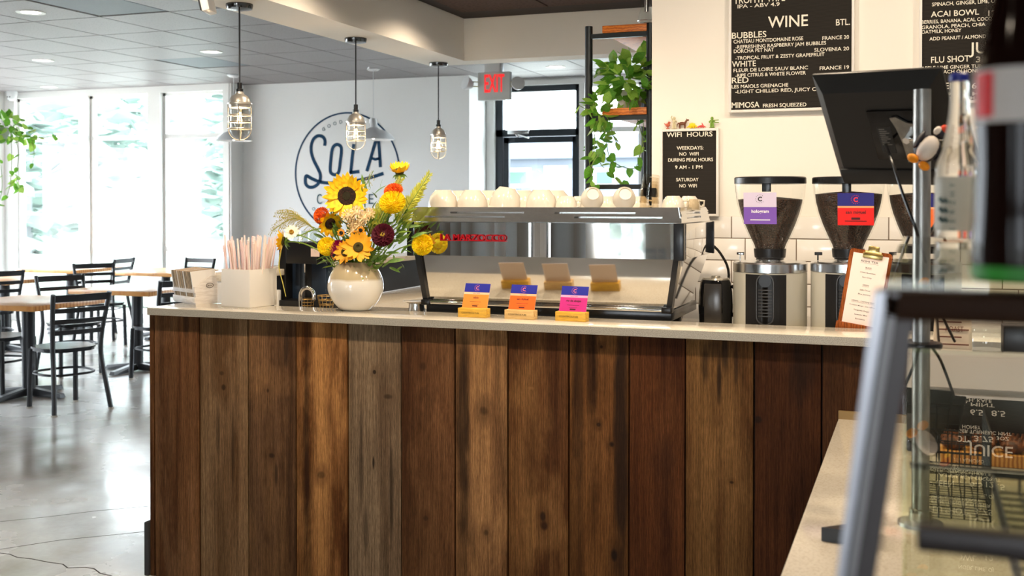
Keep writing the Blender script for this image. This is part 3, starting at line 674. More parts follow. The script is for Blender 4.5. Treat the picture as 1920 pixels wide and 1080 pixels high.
PL = [  # base, dark, light, features (x rel centre m, z abs m, rx, rz, amount)
 ((128, 92, 62), (92, 60, 38), (146, 112, 84), [(.05, 1.0, .02, .07, -.6), (-.05, .15, .03, .2, .2)]),
 ((134, 108, 82), (104, 78, 54), (152, 126, 98), [(.0, .74, .012, .014, -.7), (-.01, .80, .012, .01, -.5), (-.03, .55, .012, .12, -.45), (.045, .5, .01, .22, -.5)]),
 ((116, 88, 66), (82, 58, 40), (156, 120, 84), [(.07, .93, .014, .09, -.65), (.0, .78, .10, .06, .4), (-.02, .74, .008, .012, -.8), (.0, .47, .016, .012, -.75), (.02, .4, .008, .06, -.6)]),
 ((104, 66, 36), (66, 38, 20), (176, 132, 86), [(.0, .85, .035, .5, .75), (.0, .3, .045, .4, .8), (.0, .41, .018, .016, -.5), (-.07, .6, .018, .5, -.45)]),
 ((134, 116, 98), (96, 78, 62), (154, 136, 116), [(.0, .845, .008, .009, -.9), (.06, .75, .02, .012, -.6), (-.005, .48, .006, .03, -.9), (-.06, .5, .012, .22, -.6), (.075, .35, .012, .2, -.65), (-.04, .2, .014, .12, -.5)]),
 ((106, 74, 50), (78, 50, 32), (134, 98, 68), [(-.02, .88, .016, .018, -.45), (.0, .7, .04, .05, .25), (-.01, .28, .012, .012, -.5)]),
 ((132, 98, 68), (56, 38, 26), (170, 132, 94), [(-.075, .7, .03, .6, -.75), (.0, .5, .045, .5, .6), (.01, .72, .02, .02, -.55), (.02, .25, .012, .014, -.6)]),
 ((102, 68, 42), (74, 44, 26), (158, 120, 78), [(.0, .32, .09, .09, .55), (.025, .30, .016, .02, -.9), (.02, .335, .012, .02, -.8), (-.03, .82, .012, .006, .6)]),
 ((112, 76, 44), (54, 34, 20), (140, 100, 62), [(.085, .6, .03, .7, -.85), (-.075, .8, .02, .4, -.5), (.01, .99, .007, .007, -.8), (.0, .70, .008, .008, -.8), (.05, .63, .012, .012, -.9), (.06, .22, .014, .026, -.9)]),
 ((88, 52, 30), (62, 34, 20), (104, 66, 40), [(.02, .6, .05, .1, -.2)]),
 ((122, 92, 58), (86, 58, 34), (140, 108, 70), [(.02, 1.0, .014, .09, -.8), (.0, .9, .01, .1, -.85), (-.05, .94, .014, .08, -.7), (.06, .95, .01, .1, -.6), (-.02, 1.0, .05, .05, -.5), (.045, .53, .009, .006, -.8)]),
 ((74, 44, 26), (50, 28, 16), (90, 56, 34), [(.05, .95, .05, .14, -.6), (-.1, .76, .014, .014, -.8)]),
 ((66, 42, 26), (46, 27, 16), (82, 54, 34), [(.0, .97, .03, .012, -.6)]),
]
rnd = random.Random(11)
for k in range(len(edges)-1):
    x0 = PY(edges[k], 700, YP).x; x1 = PY(edges[k+1], 700, YP).x; cxp = (x0+x1)/2
    b0, d0, l0, ft = PL[k] if k < len(PL) else PL[11]
    if k in (3, 6): l0 = tuple(min(255, int(v*1.16)) for v in l0)
    m = wood_mat('reclaimed_plank_wood', br(*b0), br(*d0), br(*l0), k+2, [(f[0], f[1]+.107)+f[2:] for f in ft])
    y = YP+rnd.uniform(-.003, .003)
    mb = MB().box(-(x1-x0)/2+.0028, (x1-x0)/2-.0028, 0, .022, .0, HT-.031, .002)
    o = bpy.data.objects.new('plank', mesh_of('plank', mb, m, smooth=True, ang=30)); C.objects.link(o); o.parent = BG; o.location = Vector((cxp, y, 0))-wloc(BG)
    o.rotation_euler = (0, rnd.uniform(-.0006, .0006), 0)
xp0 = PY(289, 700, YP).x
darkwood = mat('dark_gap', (.012, .009, .007), .9)
part('backing_frame', MB().box(xp0, XC1-.02, YP+.026, YP+.10, .0, HT-.035), darkwood, BG, smooth=False)
endm = wood_mat('end_plank_wood', br(122, 84, 54), br(70, 44, 28), br(140, 100, 68), 31, [])
for i, (a, b) in enumerate(((3.9, 4.1), (4.105, 4.3), (4.305, 4.5), (4.505, 4.7), (4.705, 4.9), (4.905, 5.1))):
    o = bpy.data.objects.new('end_plank', mesh_of('end_plank', MB().box(-.011, .011, -(b-a)/2, (b-a)/2, 0.0, HT-.035, .002), endm)); C.objects.link(o); o.parent = BG; o.location = Vector((xp0-.013, (a+b)/2, 0))-wloc(BG)
part('kick_board', MB().box(xp0-.05, xp0-.026, YP-.01, 5.1, 0, .235, .004), mat('black_rubber', (.03, .03, .032), .7, bump=(60, .3, .002)), BG)
thing('worktop', MB().box(XC0, XC1, YF, 4.135, HT-.032, HT, .0025), quartz, 'pale quartz worktop running along the top of the plank bar front', 'worktop')
part('edge_face', MB().box(XC0+.003, XC1-.003, YF-.0008, YF+.001, HT-.0295, HT-.0025), quartz_e, bpy.data.objects['worktop'], smooth=False)
# working counter behind
HW = 1.107
wc = MB().box(-2.925, -.72, 4.136, 4.9, HW-.03, HW, .002).box(-.72, XC1, 4.136, 5.185, HW-.03, HW, .002).box(-2.925, -2.2, 4.9, 6.85, HW-.03, HW, .002)
WCo = thing('work_counter', wc, quartz, 'lower cream quartz work surface behind the bar, under the espresso machine', 'counter')
cabm = mat('cabinet_dark', (.03, .028, .027), .5)
part('cabinet', MB().box(-2.92, -.75, 4.14, 4.85, .0, HW-.031).box(-.75, XC1, 4.14, 5.18, .0, HW-.031).box(-2.92, -2.25, 4.85, 6.8, 0, HW-.031), cabm, WCo, smooth=False)
rl = E('raised_ledge', 'white raised ledge at the left end of the bar, dark on its inner side', 'ledge', (-3.03, 5.4, HT+.001))
part('ledge_top', MB().box(XC0+.005, -2.915, 4.15, 6.9, 1.277, 1.307, .002), quartz, rl)
part('ledge_body', MB().box(XC0+.012, -2.935, 4.155, 6.88, HT+.001, 1.277).box(-2.935, -2.93, 4.155, 4.52, HW+.002, 1.277), white_paint, rl, smooth=False)
part('inner_panel', MB().box(-2.934, -2.93, 4.525, 6.88, HW+.002, 1.275), mat('inner_panel_navy', srgb(34, 38, 46), .4), rl, smooth=False)
bpy.data.objects['raised_ledge'].location.z = HT
thing('outlet_box', MB().box(PY(511, 550, 4.55).x, PY(521, 550, 4.55).x, 4.55, 4.58, HW, HW+.1, .004), trim_white, 'small cream outlet box behind the straw box', 'outlet')

# right-hand counter ------------------------------------------------
q1 = PZ(1570.6, 789.4, .892); q2 = PZ(1463, 1080, .892); XS0 = (q1.x+q2.x)/2
SC = E('side_counter', 'lower cream counter at right running towards the camera, carrying the pastry case', 'counter', (.3, 2.2, 0))
part('counter_top', MB().box(XS0, 1.3, 1.96, YF+.012, .857, .892, .002).box(XS0, 1.3, .5, 1.957, .857, .892, .002), quartz, SC)
part('upstand', MB().box(XS0-.0, 1.3, YF+.012, YP-.002, .857, .919, .001), mat('upstand_tan', srgb(128, 106, 66), .5), SC)
part('base', MB().box(XS0+.04, 1.28, .55, YP-.02, 0, .857), wood_mat('side_base_wood', br(70, 46, 30), br(48, 28, 18), br(84, 56, 36), 50), SC, smooth=False)

# ------------------------------------------------------------------ espresso machine
YM = 4.2
mx0 = PY(766, 446, YM).x; mx1 = PY(1281, 455, YM).x; cxm = (mx0+mx1)/2
zb1 = (PY(900, 417, YM).z+PY(1200, 419.5, YM).z)/2; zb0 = (PY(900, 479, YM).z+PY(1200, 487, YM).z)/2
YM2 = 4.82
em = E('espresso_machine', 'long polished steel espresso machine with a red nameplate, cups on top', 'coffee machine', (cxm, 4.5, HW))
zl0 = HW+.1; yl = YM+.055                                   # foot of the sloping panel
lx0 = PY(803, 575, yl).x; lx1 = PY(1250, 592, yl).x; ux0 = PY(786, 480, YM+.02).x; ux1 = PY(1266, 489, YM+.02).x
part('lower_panel', MB().hexa([(lx0, yl, zl0), (lx1, yl, zl0), (ux1, YM+.02, zb0), (ux0, YM+.02, zb0)], [(lx0, yl+.01, zl0), (lx1, yl+.01, zl0), (ux1, YM+.03, zb0), (ux0, YM+.03, zb0)]), mat('machine_mirror', (.72, .71, .69), .07, 1.0), em, smooth=False)
ub = MB(); nx = 24
for i in range(nx):                                         # faintly wavy polished band
    a = mx0+(mx1-mx0)*i/nx; b = mx0+(mx1-mx0)*(i+1)/nx
    f = lambda x: YM-.004*math.sin((x-mx0)*9)-.002
    ub.hexa([(a, f(a), zb0), (b, f(b), zb0), (b, f(b), zb1), (a, f(a), zb1)], [(a, YM+.02, zb0), (b, YM+.02, zb0), (b, YM+.02, zb1), (a, YM+.02, zb1)])
part('mirror_band', ub, steel, em, ang=60)
for s, (xa, xb) in enumerate(((mx0-.003, mx0+.024), (mx1-.036, mx1+.004))):
    part('end_cap', MB().box(xa, xb, YM-.012, YM+.03, zb0-.004, zb1+.002, .003), mat('machine_black', (.012, .014, .018), .25), em)
for (la, ua) in (((lx0-.016), (ux0-.012)), ((lx1-.002), (ux1-.004))):
    part('frame_post', MB().hexa([(la, yl-.012, zl0-.01), (la+.022, yl-.012, zl0-.01), (ua+.022, YM+.0, zb0), (ua, YM+.0, zb0)], [(la, yl+.03, zl0-.01), (la+.022, yl+.03, zl0-.01), (ua+.022, YM+.04, zb0), (ua, YM+.04, zb0)]), mat('machine_black', (.012, .014, .018), .25), em, smooth=False)
part('base_bar', MB().cyl((lx0+.0, yl-.015, zl0+.0), (lx1-.005, yl-.015, zl0+.0), .008), chrome, em)
for xx in (lx0-.002, lx1+.004): part('corner_joint', MB().box(xx-.02, xx+.02, yl-.03, yl+.02, zl0-.012, zl0+.012, .004), black_plastic, em)
part('body', MB().box(mx0+.03, mx1-.02, YM+.03, YM2-.02, zb0, zb1-.002).hexa([(lx0+.01, yl+.02, zl0), (lx1-.01, yl+.02, zl0), (lx1-.01, YM2-.15, zl0), (lx0+.01, YM2-.15, zl0)], [(ux0+.01, YM+.035, zb0), (ux1-.01, YM+.035, zb0), (ux1-.01, YM2-.1, zb0), (ux0+.01, YM2-.1, zb0)]), brushed, em, smooth=False)
# right side: upper steel panel, sloping lower mirror
part('side_panel', MB().box(mx1-.002, mx1+.006, YM+.03, YM2, zb0+.0, zb1, .002), steel, em)
part('side_edge', MB().box(mx1-.004, mx1+.010, YM2, YM2+.018, zb0-.002, zb1, .002), mat('machine_black', (.012, .014, .018), .25), em)
part('lower_side_panel', MB().hexa([(lx1+.015, yl+.03, zl0), (lx1+.015, YM2-.16, zl0), (mx1-.004, YM2-.06, zb0), (mx1-.004, YM+.04, zb0)], [(lx1+.005, yl+.03, zl0), (lx1+.005, YM2-.16, zl0), (mx1-.014, YM2-.06, zb0), (mx1-.014, YM+.04, zb0)]), steel, em, smooth=False)
part('tray', MB().box(lx0-.01, lx1+.02, yl-.0, YM2-.05, HW+.055, zl0-.004, .004), mat('machine_black', (.012, .014, .018), .25), em)
for xx in (lx0+.05, lx1-.05):
    for y_ in (yl+.05, YM2-.15): part('foot', MB().cyl((xx, y_, HW), (xx, y_, HW+.056), .022, .026), black_plastic, em)
# cup rail with slots
zr0 = zb1+.003; zr1 = PY(1000, 388.5, YM+.03).z; rx0 = PY(772, 400, YM).x; rx1 = PY(1278, 405, YM).x; ins = .012
def railquad(xa, xb, ta, tb):                                # strip between heights ta..tb (0..1) of the rail face
    def P(x, t): return Vector((x, YM-.004+ins*1.1*t, zr0+(zr1-zr0)*t))
    A = [P(xa, ta), P(xb, ta), P(xb, tb), P(xa, tb)]; return A, [p+Vector((0, .004, 0)) for p in A]
rail = MB(); tL0, tL1, tU0, tU1 = .27, .40, .56, .69
rail.hexa(*railquad(rx0, rx1, 0, tL0)); rail.hexa(*railquad(rx0, rx1, tL1, tU0)); rail.hexa(*railquad(rx0+.006, rx1-.006, tU1, 1))
Wd = rx1-rx0
def xr(px): return PY(px, 402, YM+.01).x
lows = [(798, 948), (1077, 1243)]; ups = [(845, 983), (1040, 1192)]
def fills(slots, t0, t1):
    e = [rx0+.003]+[xr(p) for s_ in slots for p in s_]+[rx1-.003]
    for i in range(0, len(e), 2): rail.hexa(*railquad(e[i], e[i+1], t0, t1))
fills(lows, tL0, tL1); fills(ups, tU0, tU1)
part('cup_rail', rail, brushed, em, smooth=False)
sr = MB()
def sq(ya, yb, ta, tb): 
    def P(y, t): return Vector((rx1-ins*.9*t, y, zr0+(zr1-zr0)*t))
    A = [P(ya, ta), P(yb, ta), P(yb-(.05*tb if yb > YM2-.03 else 0), tb), P(ya, tb)]; return A, [p-Vector((.004, 0, 0)) for p in A]
for a, b, t0, t1 in ((YM, YM2, 0, .27), (YM, YM+.12, .27, .4), (YM+.42, YM2, .27, .4), (YM, YM2, .4, .56), (YM, YM+.12, .56, .69), (YM+.42, YM2, .56, .69), (YM, YM2, .69, 1)): sr.hexa(*sq(a, b, t0, t1))
part('side_rail', sr, brushed, em, smooth=False)
ztray = zr1-.012
part('cup_tray', MB().box(rx0+.02, rx1-.02, YM+.045, YM2-.03, zb1, ztray), brushed, em, smooth=False)
# nameplate
redl = mat('badge_red', srgb(150, 10, 24), .4, spec=.2)
q = PY(826, 450.5, YM-.008); nm = PY(948, 450, YM-.008); Hn = PY(826, 438, YM-.008).z-q.z
text('LA MARZOCCO', frame((q.x, YM-.012, q.z), (1, 0, 0), (0, 0, 1)), Hn*.95, redl, em, w=nm.x-q.x, depth=.003, bold=.018)
part('nameplate_bar', MB().box(q.x, nm.x, YM-.014, YM-.0, q.z-.002, q.z+.001), redl, em, smooth=False)
# cable behind
thing('machine_hose', MB().tube(crom([(mx1+.03, YM2+.08, HW+.03), (mx1+.06, YM2+.1, HW+.2), (mx1+.03, YM2+.05, HW+.3), (mx1-.02, YM2-.02, HW+.36)], 5), .006), black_plastic, 'thin black hose at the right end of the espresso machine', 'hose')

# cups on the machine
cer = mat('cup_ceramic', srgb(212, 204, 190), .18, spec=.5, coat=.3)
def cup_mesh(rt, rb, h, foot=.004):                          # upside down: rim at z=0
    return MB().lathe([(rt-.004, .004), (rt, 0), (rt*1.005, .006), (rt*.97, h*.35), (rt*.86, h*.68), (rb*1.08, h*.92), (rb, h-.002), (rb*.96, h), (rb*.86, h-foot), (0, h-foot)], n=32, cap=False).lathe([(rt-.004, .004), (rt*.9, h*.4), (rb*.9, h*.86), (0, h*.88)], n=32, cap=False)
bowl0 = cup_mesh(.066, .036, .085); small0 = cup_mesh(.047, .027, .058)
cups = [  # px centre, depth Y, kind, tilt, label
 (831, YM+.13, 0, 0, 'white cappuccino bowl upturned at the left end of the machine top'),
 (886, YM+.13, 0, 0, 'second upturned white bowl from the left, front row'),
 (946, YM+.135, 0, .16, 'third upturned white bowl, tilted to the right'),
 (1015, YM+.13, 0, 0, 'wide upturned white bowl in the middle of the machine top'),
 (862, YM+.36, 0, 0, 'upturned bowl behind the gap between the first two'),
 (918, YM+.37, 0, 0, 'upturned bowl behind the second and third'),
 (981, YM+.36, 0, 0, 'upturned bowl behind the third, showing its right side'),
 (1043, YM+.38, 0, 0, 'back row bowl just right of the wide middle bowl'),
 (1062, YM+.12, 1, 0, 'small white cup right of the wide middle bowl'),
 (1088, YM+.25, 1, 0, 'small white cup in the second row, mid right'),
 (1110, YM+.13, 1, -1.15, 'tipped white espresso cup showing its round base, left of the pair'),
 (1138, YM+.32, 1, 0, 'small cup behind and between the two tipped cups'),
 (1170, YM+.13, 1, -1.15, 'tipped white espresso cup showing its round base, right of the pair'),
 (1198, YM+.34, 1, 0, 'small cup behind the glass tumblers'),
 (1262, YM+.14, 1, 0, 'small white cup right of the glass tumblers'),
 (1292, YM+.30, 1, 0, 'small cup at the far right end of the machine top'),
]
for px, y, kd, tl, lb in cups:
    p = PY(px, 390, y); h = .085 if kd == 0 else .058; r = .066 if kd == 0 else .047
    mb = bowl0 if kd == 0 else small0
    M = Matrix.Translation((p.x, y, ztray+(0.0 if not tl else (r*math.sin(abs(tl))*.55+.002)))) @ Matrix.Rotation(.35 if tl < 0 else 0, 4, 'Z') @ (Matrix.Rotation(tl if tl > 0 else 0, 4, 'Y')) @ Matrix.Rotation(-tl if tl < 0 else 0, 4, 'X')
    c = MB(); c.add(mb.v, mb.f, M)
    if tl < 0: zmin = min(v.z for v in c.v); c.v = [Vector((v.x, v.y, v.z-zmin+ztray)) for v in c.v]
    if tl > 0: zmin = min(v.z for v in c.v); c.v = [Vector((v.x, v.y, v.z-zmin+ztray)) for v in c.v]
    o = thing('coffee_cup', c, cer, lb, 'cup', 'upturned cups on the espresso machine')
    if tl == 0 and kd == 1:
        hm = MB().tube([(p.x+r*.85, y, ztray+.04), (p.x+r*1.35, y, ztray+.038), (p.x+r*1.3, y, ztray+.016), (p.x+r*.93, y, ztray+.014)], .004, 6); part('handle', hm, cer, o)
tumb = pane_mat('tumbler_glass', (.93, .9, .84), 1.5, .02)
for k in range(3):
    p = PY(1217, 388, YM+.13); z = ztray+k*.028; tilt = Matrix.Translation((p.x+.0, YM+.13, z)) @ Matrix.Rotation(.06*k, 4, 'Y')
    thing('glass_tumbler', MB().lathe([(.040, 0), (.041, .004), (.033, .085), (.028, .09), (0, .09)], n=20, cap=False, M=tilt).lathe([(.037, .002), (.030, .078), (0, .08)], n=20, cap=False, M=tilt), tumb, ('lowest', 'middle', 'top')[k]+' of the three stacked glass tumblers on the machine', 'glass', 'stacked tumblers')
p = PY(1300, 388, YM+.13); thing('shot_glass', MB().lathe([(.026, 0), (.028, .045), (.024, .045), (.022, .006), (0, .006)], c=(p.x, YM+.13, ztray), n=18, cap=False), tumb, 'small shot glass at the right corner of the machine top', 'glass')

# ------------------------------------------------------------------ coffee cards on blocks
def card_stand(px, c_mid, c_band, name, blk, label, tx=.005):
    p = PZ(px, 603, HT); yb = 4.0; base = PY(px, 598, yb); x = base.x; w = .112; h = .128
    t = E('card_stand', label, 'sign', (x, yb, HT), -.08, group='coffee bean cards on wood blocks')
    wm = mat('block_'+blk, srgb(*dict(a=(226, 178, 62), b=(222, 186, 122))[blk]), .45, nz=((30, 30, 200), srgb(206, 160, 60) if blk == 'a' else srgb(208, 170, 110), .4, .6))
    part('wood_block', MB().box(-.062, .062, -.012, .0, 0, .036, .0015).box(-.062, .062, .006, .030, 0, .036, .0015).box(-.062, .062, -.002, .008, 0, .012), wm, t, local=True)
    WLt = wloc(t); WL[t.name] = Vector((0, 0, 0))
    text('COUNTERCULTURE', Matrix.Translation((0, 0, 0)) @ frame((0, -.0122, .015), (1, 0, 0), (0, 0, 1)), .0065, mat('ink_brown', srgb(50, 36, 24), .7), t, w=.078, x=-.045, depth=.0003)
    al = .34; F = frame((0, .003, .01), (1, 0, 0), (0, math.sin(al), math.cos(al)))
    L0 = lambda x0, x1, y0, y1, z0, z1, m, nm: part(nm, MB().box(x0, x1, y0, y1, z0, z1, M=F), m, t, local=True, smooth=False)
    blue = mat('card_blue', srgb(18, 30, 150), .45); L0(-w/2, w/2, 0, h, -.0012, 0, mat('card_back', srgb(226, 206, 186), .6), 'card')
    L0(-w/2, w/2, h-.036, h, 0, .0004, blue, 'blue_band'); L0(-w/2, w/2, h-.045, h-.036, 0, .0004, mat('card_'+name[:3]+'b', srgb(*c_band), .5), 'thin_band')
    L0(-w/2, w/2, 0, h-.045, 0, .0004, mat('card_'+name[:3], srgb(*c_mid), .5), 'lower_field')
    pk = mat('print_pink', srgb(240, 120, 130), .5); ink = mat('print_ink', srgb(70, 16, 22), .5)
    text('C', F @ Matrix.Translation((0, 0, .0004)), .013, pk, t, x=0, y=h-.0245, depth=.0003, align='C', bold=.03)
    dots = MB()
    for k in range(12):
        a = .9+k*.42; dots.box(.0125*math.cos(a)-.0009, .0125*math.cos(a)+.0009, h-.018+.0125*math.sin(a)-.0009, h-.018+.0125*math.sin(a)+.0009, .0004, .0007, M=F)
    part('ring_lettering', dots, pk, t, local=True, smooth=False, kind='stuff')
    text(name, F @ Matrix.Translation((0, 0, .0004)), .0085, ink, t, x=0, y=h-.062, depth=.0003, align='C', bold=.02)
    text('SINGLE ORIGIN', F @ Matrix.Translation((0, 0, .0004)), .003, ink, t, x=0, y=h-.0425, depth=.0002, align='C')
    for yy_, wdt in ((.062, .05), (.052, .034)): L0(-wdt/2, wdt/2, yy_-.010, yy_-.0088, .0004, .0006, ink, 'print_line')
    L0(-.012, .012, .033, .0385, .0004, .0006, ink, 'print_label'); L0(-.034, .034, .0265, .028, .0004, .0006, ink, 'print_line')
    WL[t.name] = WLt
card_stand(887, (252, 140, 48), (246, 196, 160), 'idido', 'a', 'light orange and blue bean card reading idido on a yellow block, leftmost of the three')
card_stand(975, (250, 100, 14), (250, 180, 140), 'san miguel', 'b', 'deep orange and blue bean card reading san miguel on a pale block')
card_stand(1071, (196, 30, 128), (240, 160, 200), 'rio de abejas', 'a', 'magenta and blue bean card reading rio de abejas, rightmost of the three')

# ------------------------------------------------------------------ grinders
beanm = mat('coffee_beans', srgb(70, 42, 24), .42, nz=((210, 210, 210), srgb(18, 10, 6), .42, .56), bump=(170, 1.0, .012))
def bean_level(c, prof, zfill, nm='beans'):
    pr = [(r-.006, z) for r, z in prof if z < zfill]; r_at = pr[-1][0]+.001
    for (ra, za), (rb, zb) in zip(prof[:-1], prof[1:]):
        if za <= zfill <= zb: r_at = ra+(rb-ra)*(zfill-za)/(zb-za)-.006
    return [(0, pr[0][1]+.002)]+pr+[(r_at, zfill), (r_at*.6, zfill+.006), (0, zfill+.012)]
YG = 4.42
def grinder(px, label, fill, card):
    p = PY(px, 560, YG); s = mpp(p); x = p.x; zt = PY(px, 489, YG-.14).z; rb_ = 67.5*s
    t = E('coffee_grinder', label, 'coffee grinder', (x, YG, HW), .0, group='bean grinders along the tiled wall')
    z = lambda y: PY(px, y, YG).z-HW
    body = mat('grinder_grey', srgb(186, 184, 172), .45, .1)
    part('body', MB().lathe([(rb_*.97, 0), (rb_, .01), (rb_, z(507)), (0, z(507))], n=48), body, t, local=True)
    part('top_ring', MB().lathe([(rb_*1.0, z(509)), (rb_*1.015, z(508)), (rb_*1.015, z(493)), (rb_*.97, z(490)), (rb_*.4, z(489)), (0, z(489))], n=48), brushed, t, local=True)
    bp_ = MB(); a0_, a1_ = -PI/2-.56, -PI/2+.56; n = 12
    for i in range(n):
        a = a0_+(a1_-a0_)*i/n; b = a0_+(a1_-a0_)*(i+1)/n; r0, r1 = rb_*.99, rb_*1.02; ztp = z(511)
        bp_.hexa([(r0*math.cos(a), r0*math.sin(a), .004), (r0*math.cos(b), r0*math.sin(b), .004), (r0*math.cos(b), r0*math.sin(b), ztp), (r0*math.cos(a), r0*math.sin(a), ztp)],
                 [(r1*math.cos(a), r1*math.sin(a), .004), (r1*math.cos(b), r1*math.sin(b), .004), (r1*math.cos(b), r1*math.sin(b), ztp), (r1*math.cos(a), r1*math.sin(a), ztp)])
    part('front_panel', bp_, black_plastic, t, local=True)
    vt = MB(); hh0, hh1 = z(588), z(525)
    vt.tube([(-.032*math.cos(u) if True else 0, -rb_*1.03, hh1+.0*0-.0+.03*math.sin(u)) for u in [k*PI/8 for k in range(9)]]+[(.032*math.cos(u), -rb_*1.03, hh0-.03*math.sin(u)) for u in [k*PI/8 for k in range(9)]], .003, 6, closed=True)
    part('vent_surround', vt, mat('vent_black', (.03, .03, .03), .3), t, local=True)
    for k in range(9): part('vent_slat', MB().box(-.026, .026, -rb_*1.035, -rb_*1.01, hh0+k*(hh1-hh0-.02)/9, hh0+k*(hh1-hh0-.02)/9+.005, .001), mat('vent_black', (.03, .03, .03), .3), t, local=True)
    part('adjust_knob', MB().cyl((0, -rb_*1.04, hh1+.005), (0, -rb_*1.0, hh1+.005), .024, n=20), black_plastic, t, local=True)
    part('neck', MB().lathe([(rb_*.36, z(489)), (rb_*.40, z(486)), (rb_*.36, z(484)), (rb_*.36, z(480))], n=28), chrome, t, local=True)
    part('collar', MB().lathe([(rb_*.36, z(485)), (rb_*.42, z(482)), (rb_*.44, z(470)), (rb_*.44, z(466)), (0, z(466))], n=32), black_plastic, t, local=True)
    R_ = lambda q: q*s
    prof = [(R_(28), z(470)), (R_(32), z(458)), (R_(40), z(441)), (R_(49), z(420)), (R_(56), z(400)), (R_(61), z(380)), (R_(63.5), z(360)), (R_(65), z(343))]
    part('hopper', MB().lathe(prof, n=44, cap=False), clear, t, local=True)
    part('beans', MB().lathe(bean_level(None, prof, z(fill)), n=44), beanm, t, local=True)
    part('lid', MB().lathe([(R_(64), z(345)), (R_(66), z(344.5)), (R_(66), z(334)), (R_(64), z(332)), (0, z(331.5))], n=44), black_plastic, t, local=True)
    part('lid_clip', MB().box(-R_(8), R_(8), -R_(55), -R_(50), z(360), z(344), .002), black_plastic, t, local=True)
    part('lever', MB().cyl((-R_(54), -.02, z(489)), (-R_(54), -.02, z(478)), .003).box(-R_(60), -R_(46), -.026, -.012, z(479), z(473), .002), chrome if px < 1500 else black_plastic, t, local=True)
    # label card taped to the hopper
    c = card; x0, x1 = R_(c[0]-px), R_(c[1]-px); F = frame((x0, -R_(60), z(c[3])), (1, 0, 0), (0, -.12, 1)); w = x1-x0; h = z(c[2])-z(c[3])
    def B(xa, xb, ya, yb_, m, nm, zz=0): part(nm, MB().box(xa*w, xb*w, ya*h, yb_*h, zz, zz+.0006, M=F), m, t, local=True, smooth=False)
    B(0, 1, 0, 1, c[6], 'label_card'); B(0, 1, .60, 1, c[5], 'label_top', .0006); B(0, 1, .54, .6, c[7], 'label_stripe', .0006)
    ww_ = WL[t.name]; WL[t.name] = Vector((0, 0, 0))
    text('C', F @ Matrix.Translation((0, 0, .0012)), h*.14, c[8], t, x=w*.5, y=h*.73, depth=.0004, align='C', bold=.03)
    rg = MB()
    for k in range(12):
        a = .9+k*.42; rg.box(w*.5+h*.13*math.cos(a)-.001, w*.5+h*.13*math.cos(a)+.001, h*.8+h*.13*math.sin(a)-.001, h*.8+h*.13*math.sin(a)+.001, .0012, .0015, M=F)
    part('ring_lettering', rg, c[8], t, local=True, smooth=False, kind='stuff')
    text(c[4], F @ Matrix.Translation((0, 0, .0007)), h*.10, c[9], t, x=w*.5, y=h*.36, depth=.0004, align='C', bold=.02)
    B(.2, .8, .12, .145, c[9], 'print_line', .0007); B(.38, .62, .17, .24, c[9] if px > 1500 else c[6], 'print_label', .0007)
    WL[t.name] = ww_
    return t
lil = mat('label_lilac', srgb(206, 196, 222), .5); pur = mat('label_purple', srgb(120, 82, 178), .5); navyb = mat('label_navy', srgb(34, 34, 120), .5); redc = mat('label_red', srgb(226, 24, 20), .5)
ora = mat('label_orange', srgb(240, 110, 40), .5); inkd = mat('print_ink', srgb(70, 16, 22), .5); wht = mat('print_white', (.85, .85, .85), .5); blk_ = mat('print_black', (.02, .02, .02), .5); sal = mat('label_salmon', srgb(240, 160, 110), .5); pk = mat('print_red', srgb(240, 50, 60), .5)
grinder(1443.5, 'coffee grinder with a lilac and purple hologram label on its bean hopper', 374, (1404, 1463, 361, 419, 'hologram', lil, pur, lil, blk_, wht))
grinder(1590, 'coffee grinder with a navy and red san miguel label, behind the clipboard', 364, (1575, 1638, 362, 421, 'san miguel', navyb, redc, sal, pk, inkd))
grinder(1730, 'rightmost coffee grinder with a navy and orange label, behind the steel pole', 366, (1737, 1798, 363, 425, 'decaf', navyb, ora, sal, pk, inkd))
# black canister
p = PY(1342, 560, 4.42); s = mpp(p); zc = lambda y: PY(1342, y, 4.42).z-HW
t = E('coffee_canister', 'glossy black lidded canister between the espresso machine and the grinder', 'canister', (p.x, 4.42, HW))
part('body', MB().lathe([(s*27, 0), (s*30, .01), (s*32, zc(575)), (s*31, zc(548)), (s*28.5, zc(530)), (s*26, zc(524)), (0, zc(522))], n=36), black_gloss, t, local=True)
part('front_window', MB().box(-s*16, s*16, -s*33, -s*29, .02, zc(530), .004), mat('smoked_panel', (.05, .045, .04), .22, .3), t, local=True)
part('lid', MB().lathe([(s*26, zc(525)), (s*24, zc(521)), (s*9, zc(519.5)), (s*8, zc(517)), (0, zc(516.5))], n=28), mat('lid_grey', srgb(150, 144, 132), .25, .6), t, local=True)
part('handle', MB().tube(crom([(s*29, 0, zc(535)), (s*36, 0, zc(545)), (s*36, 0, zc(580)), (s*31, 0, zc(592))], 4), .006), black_gloss, t, local=True)
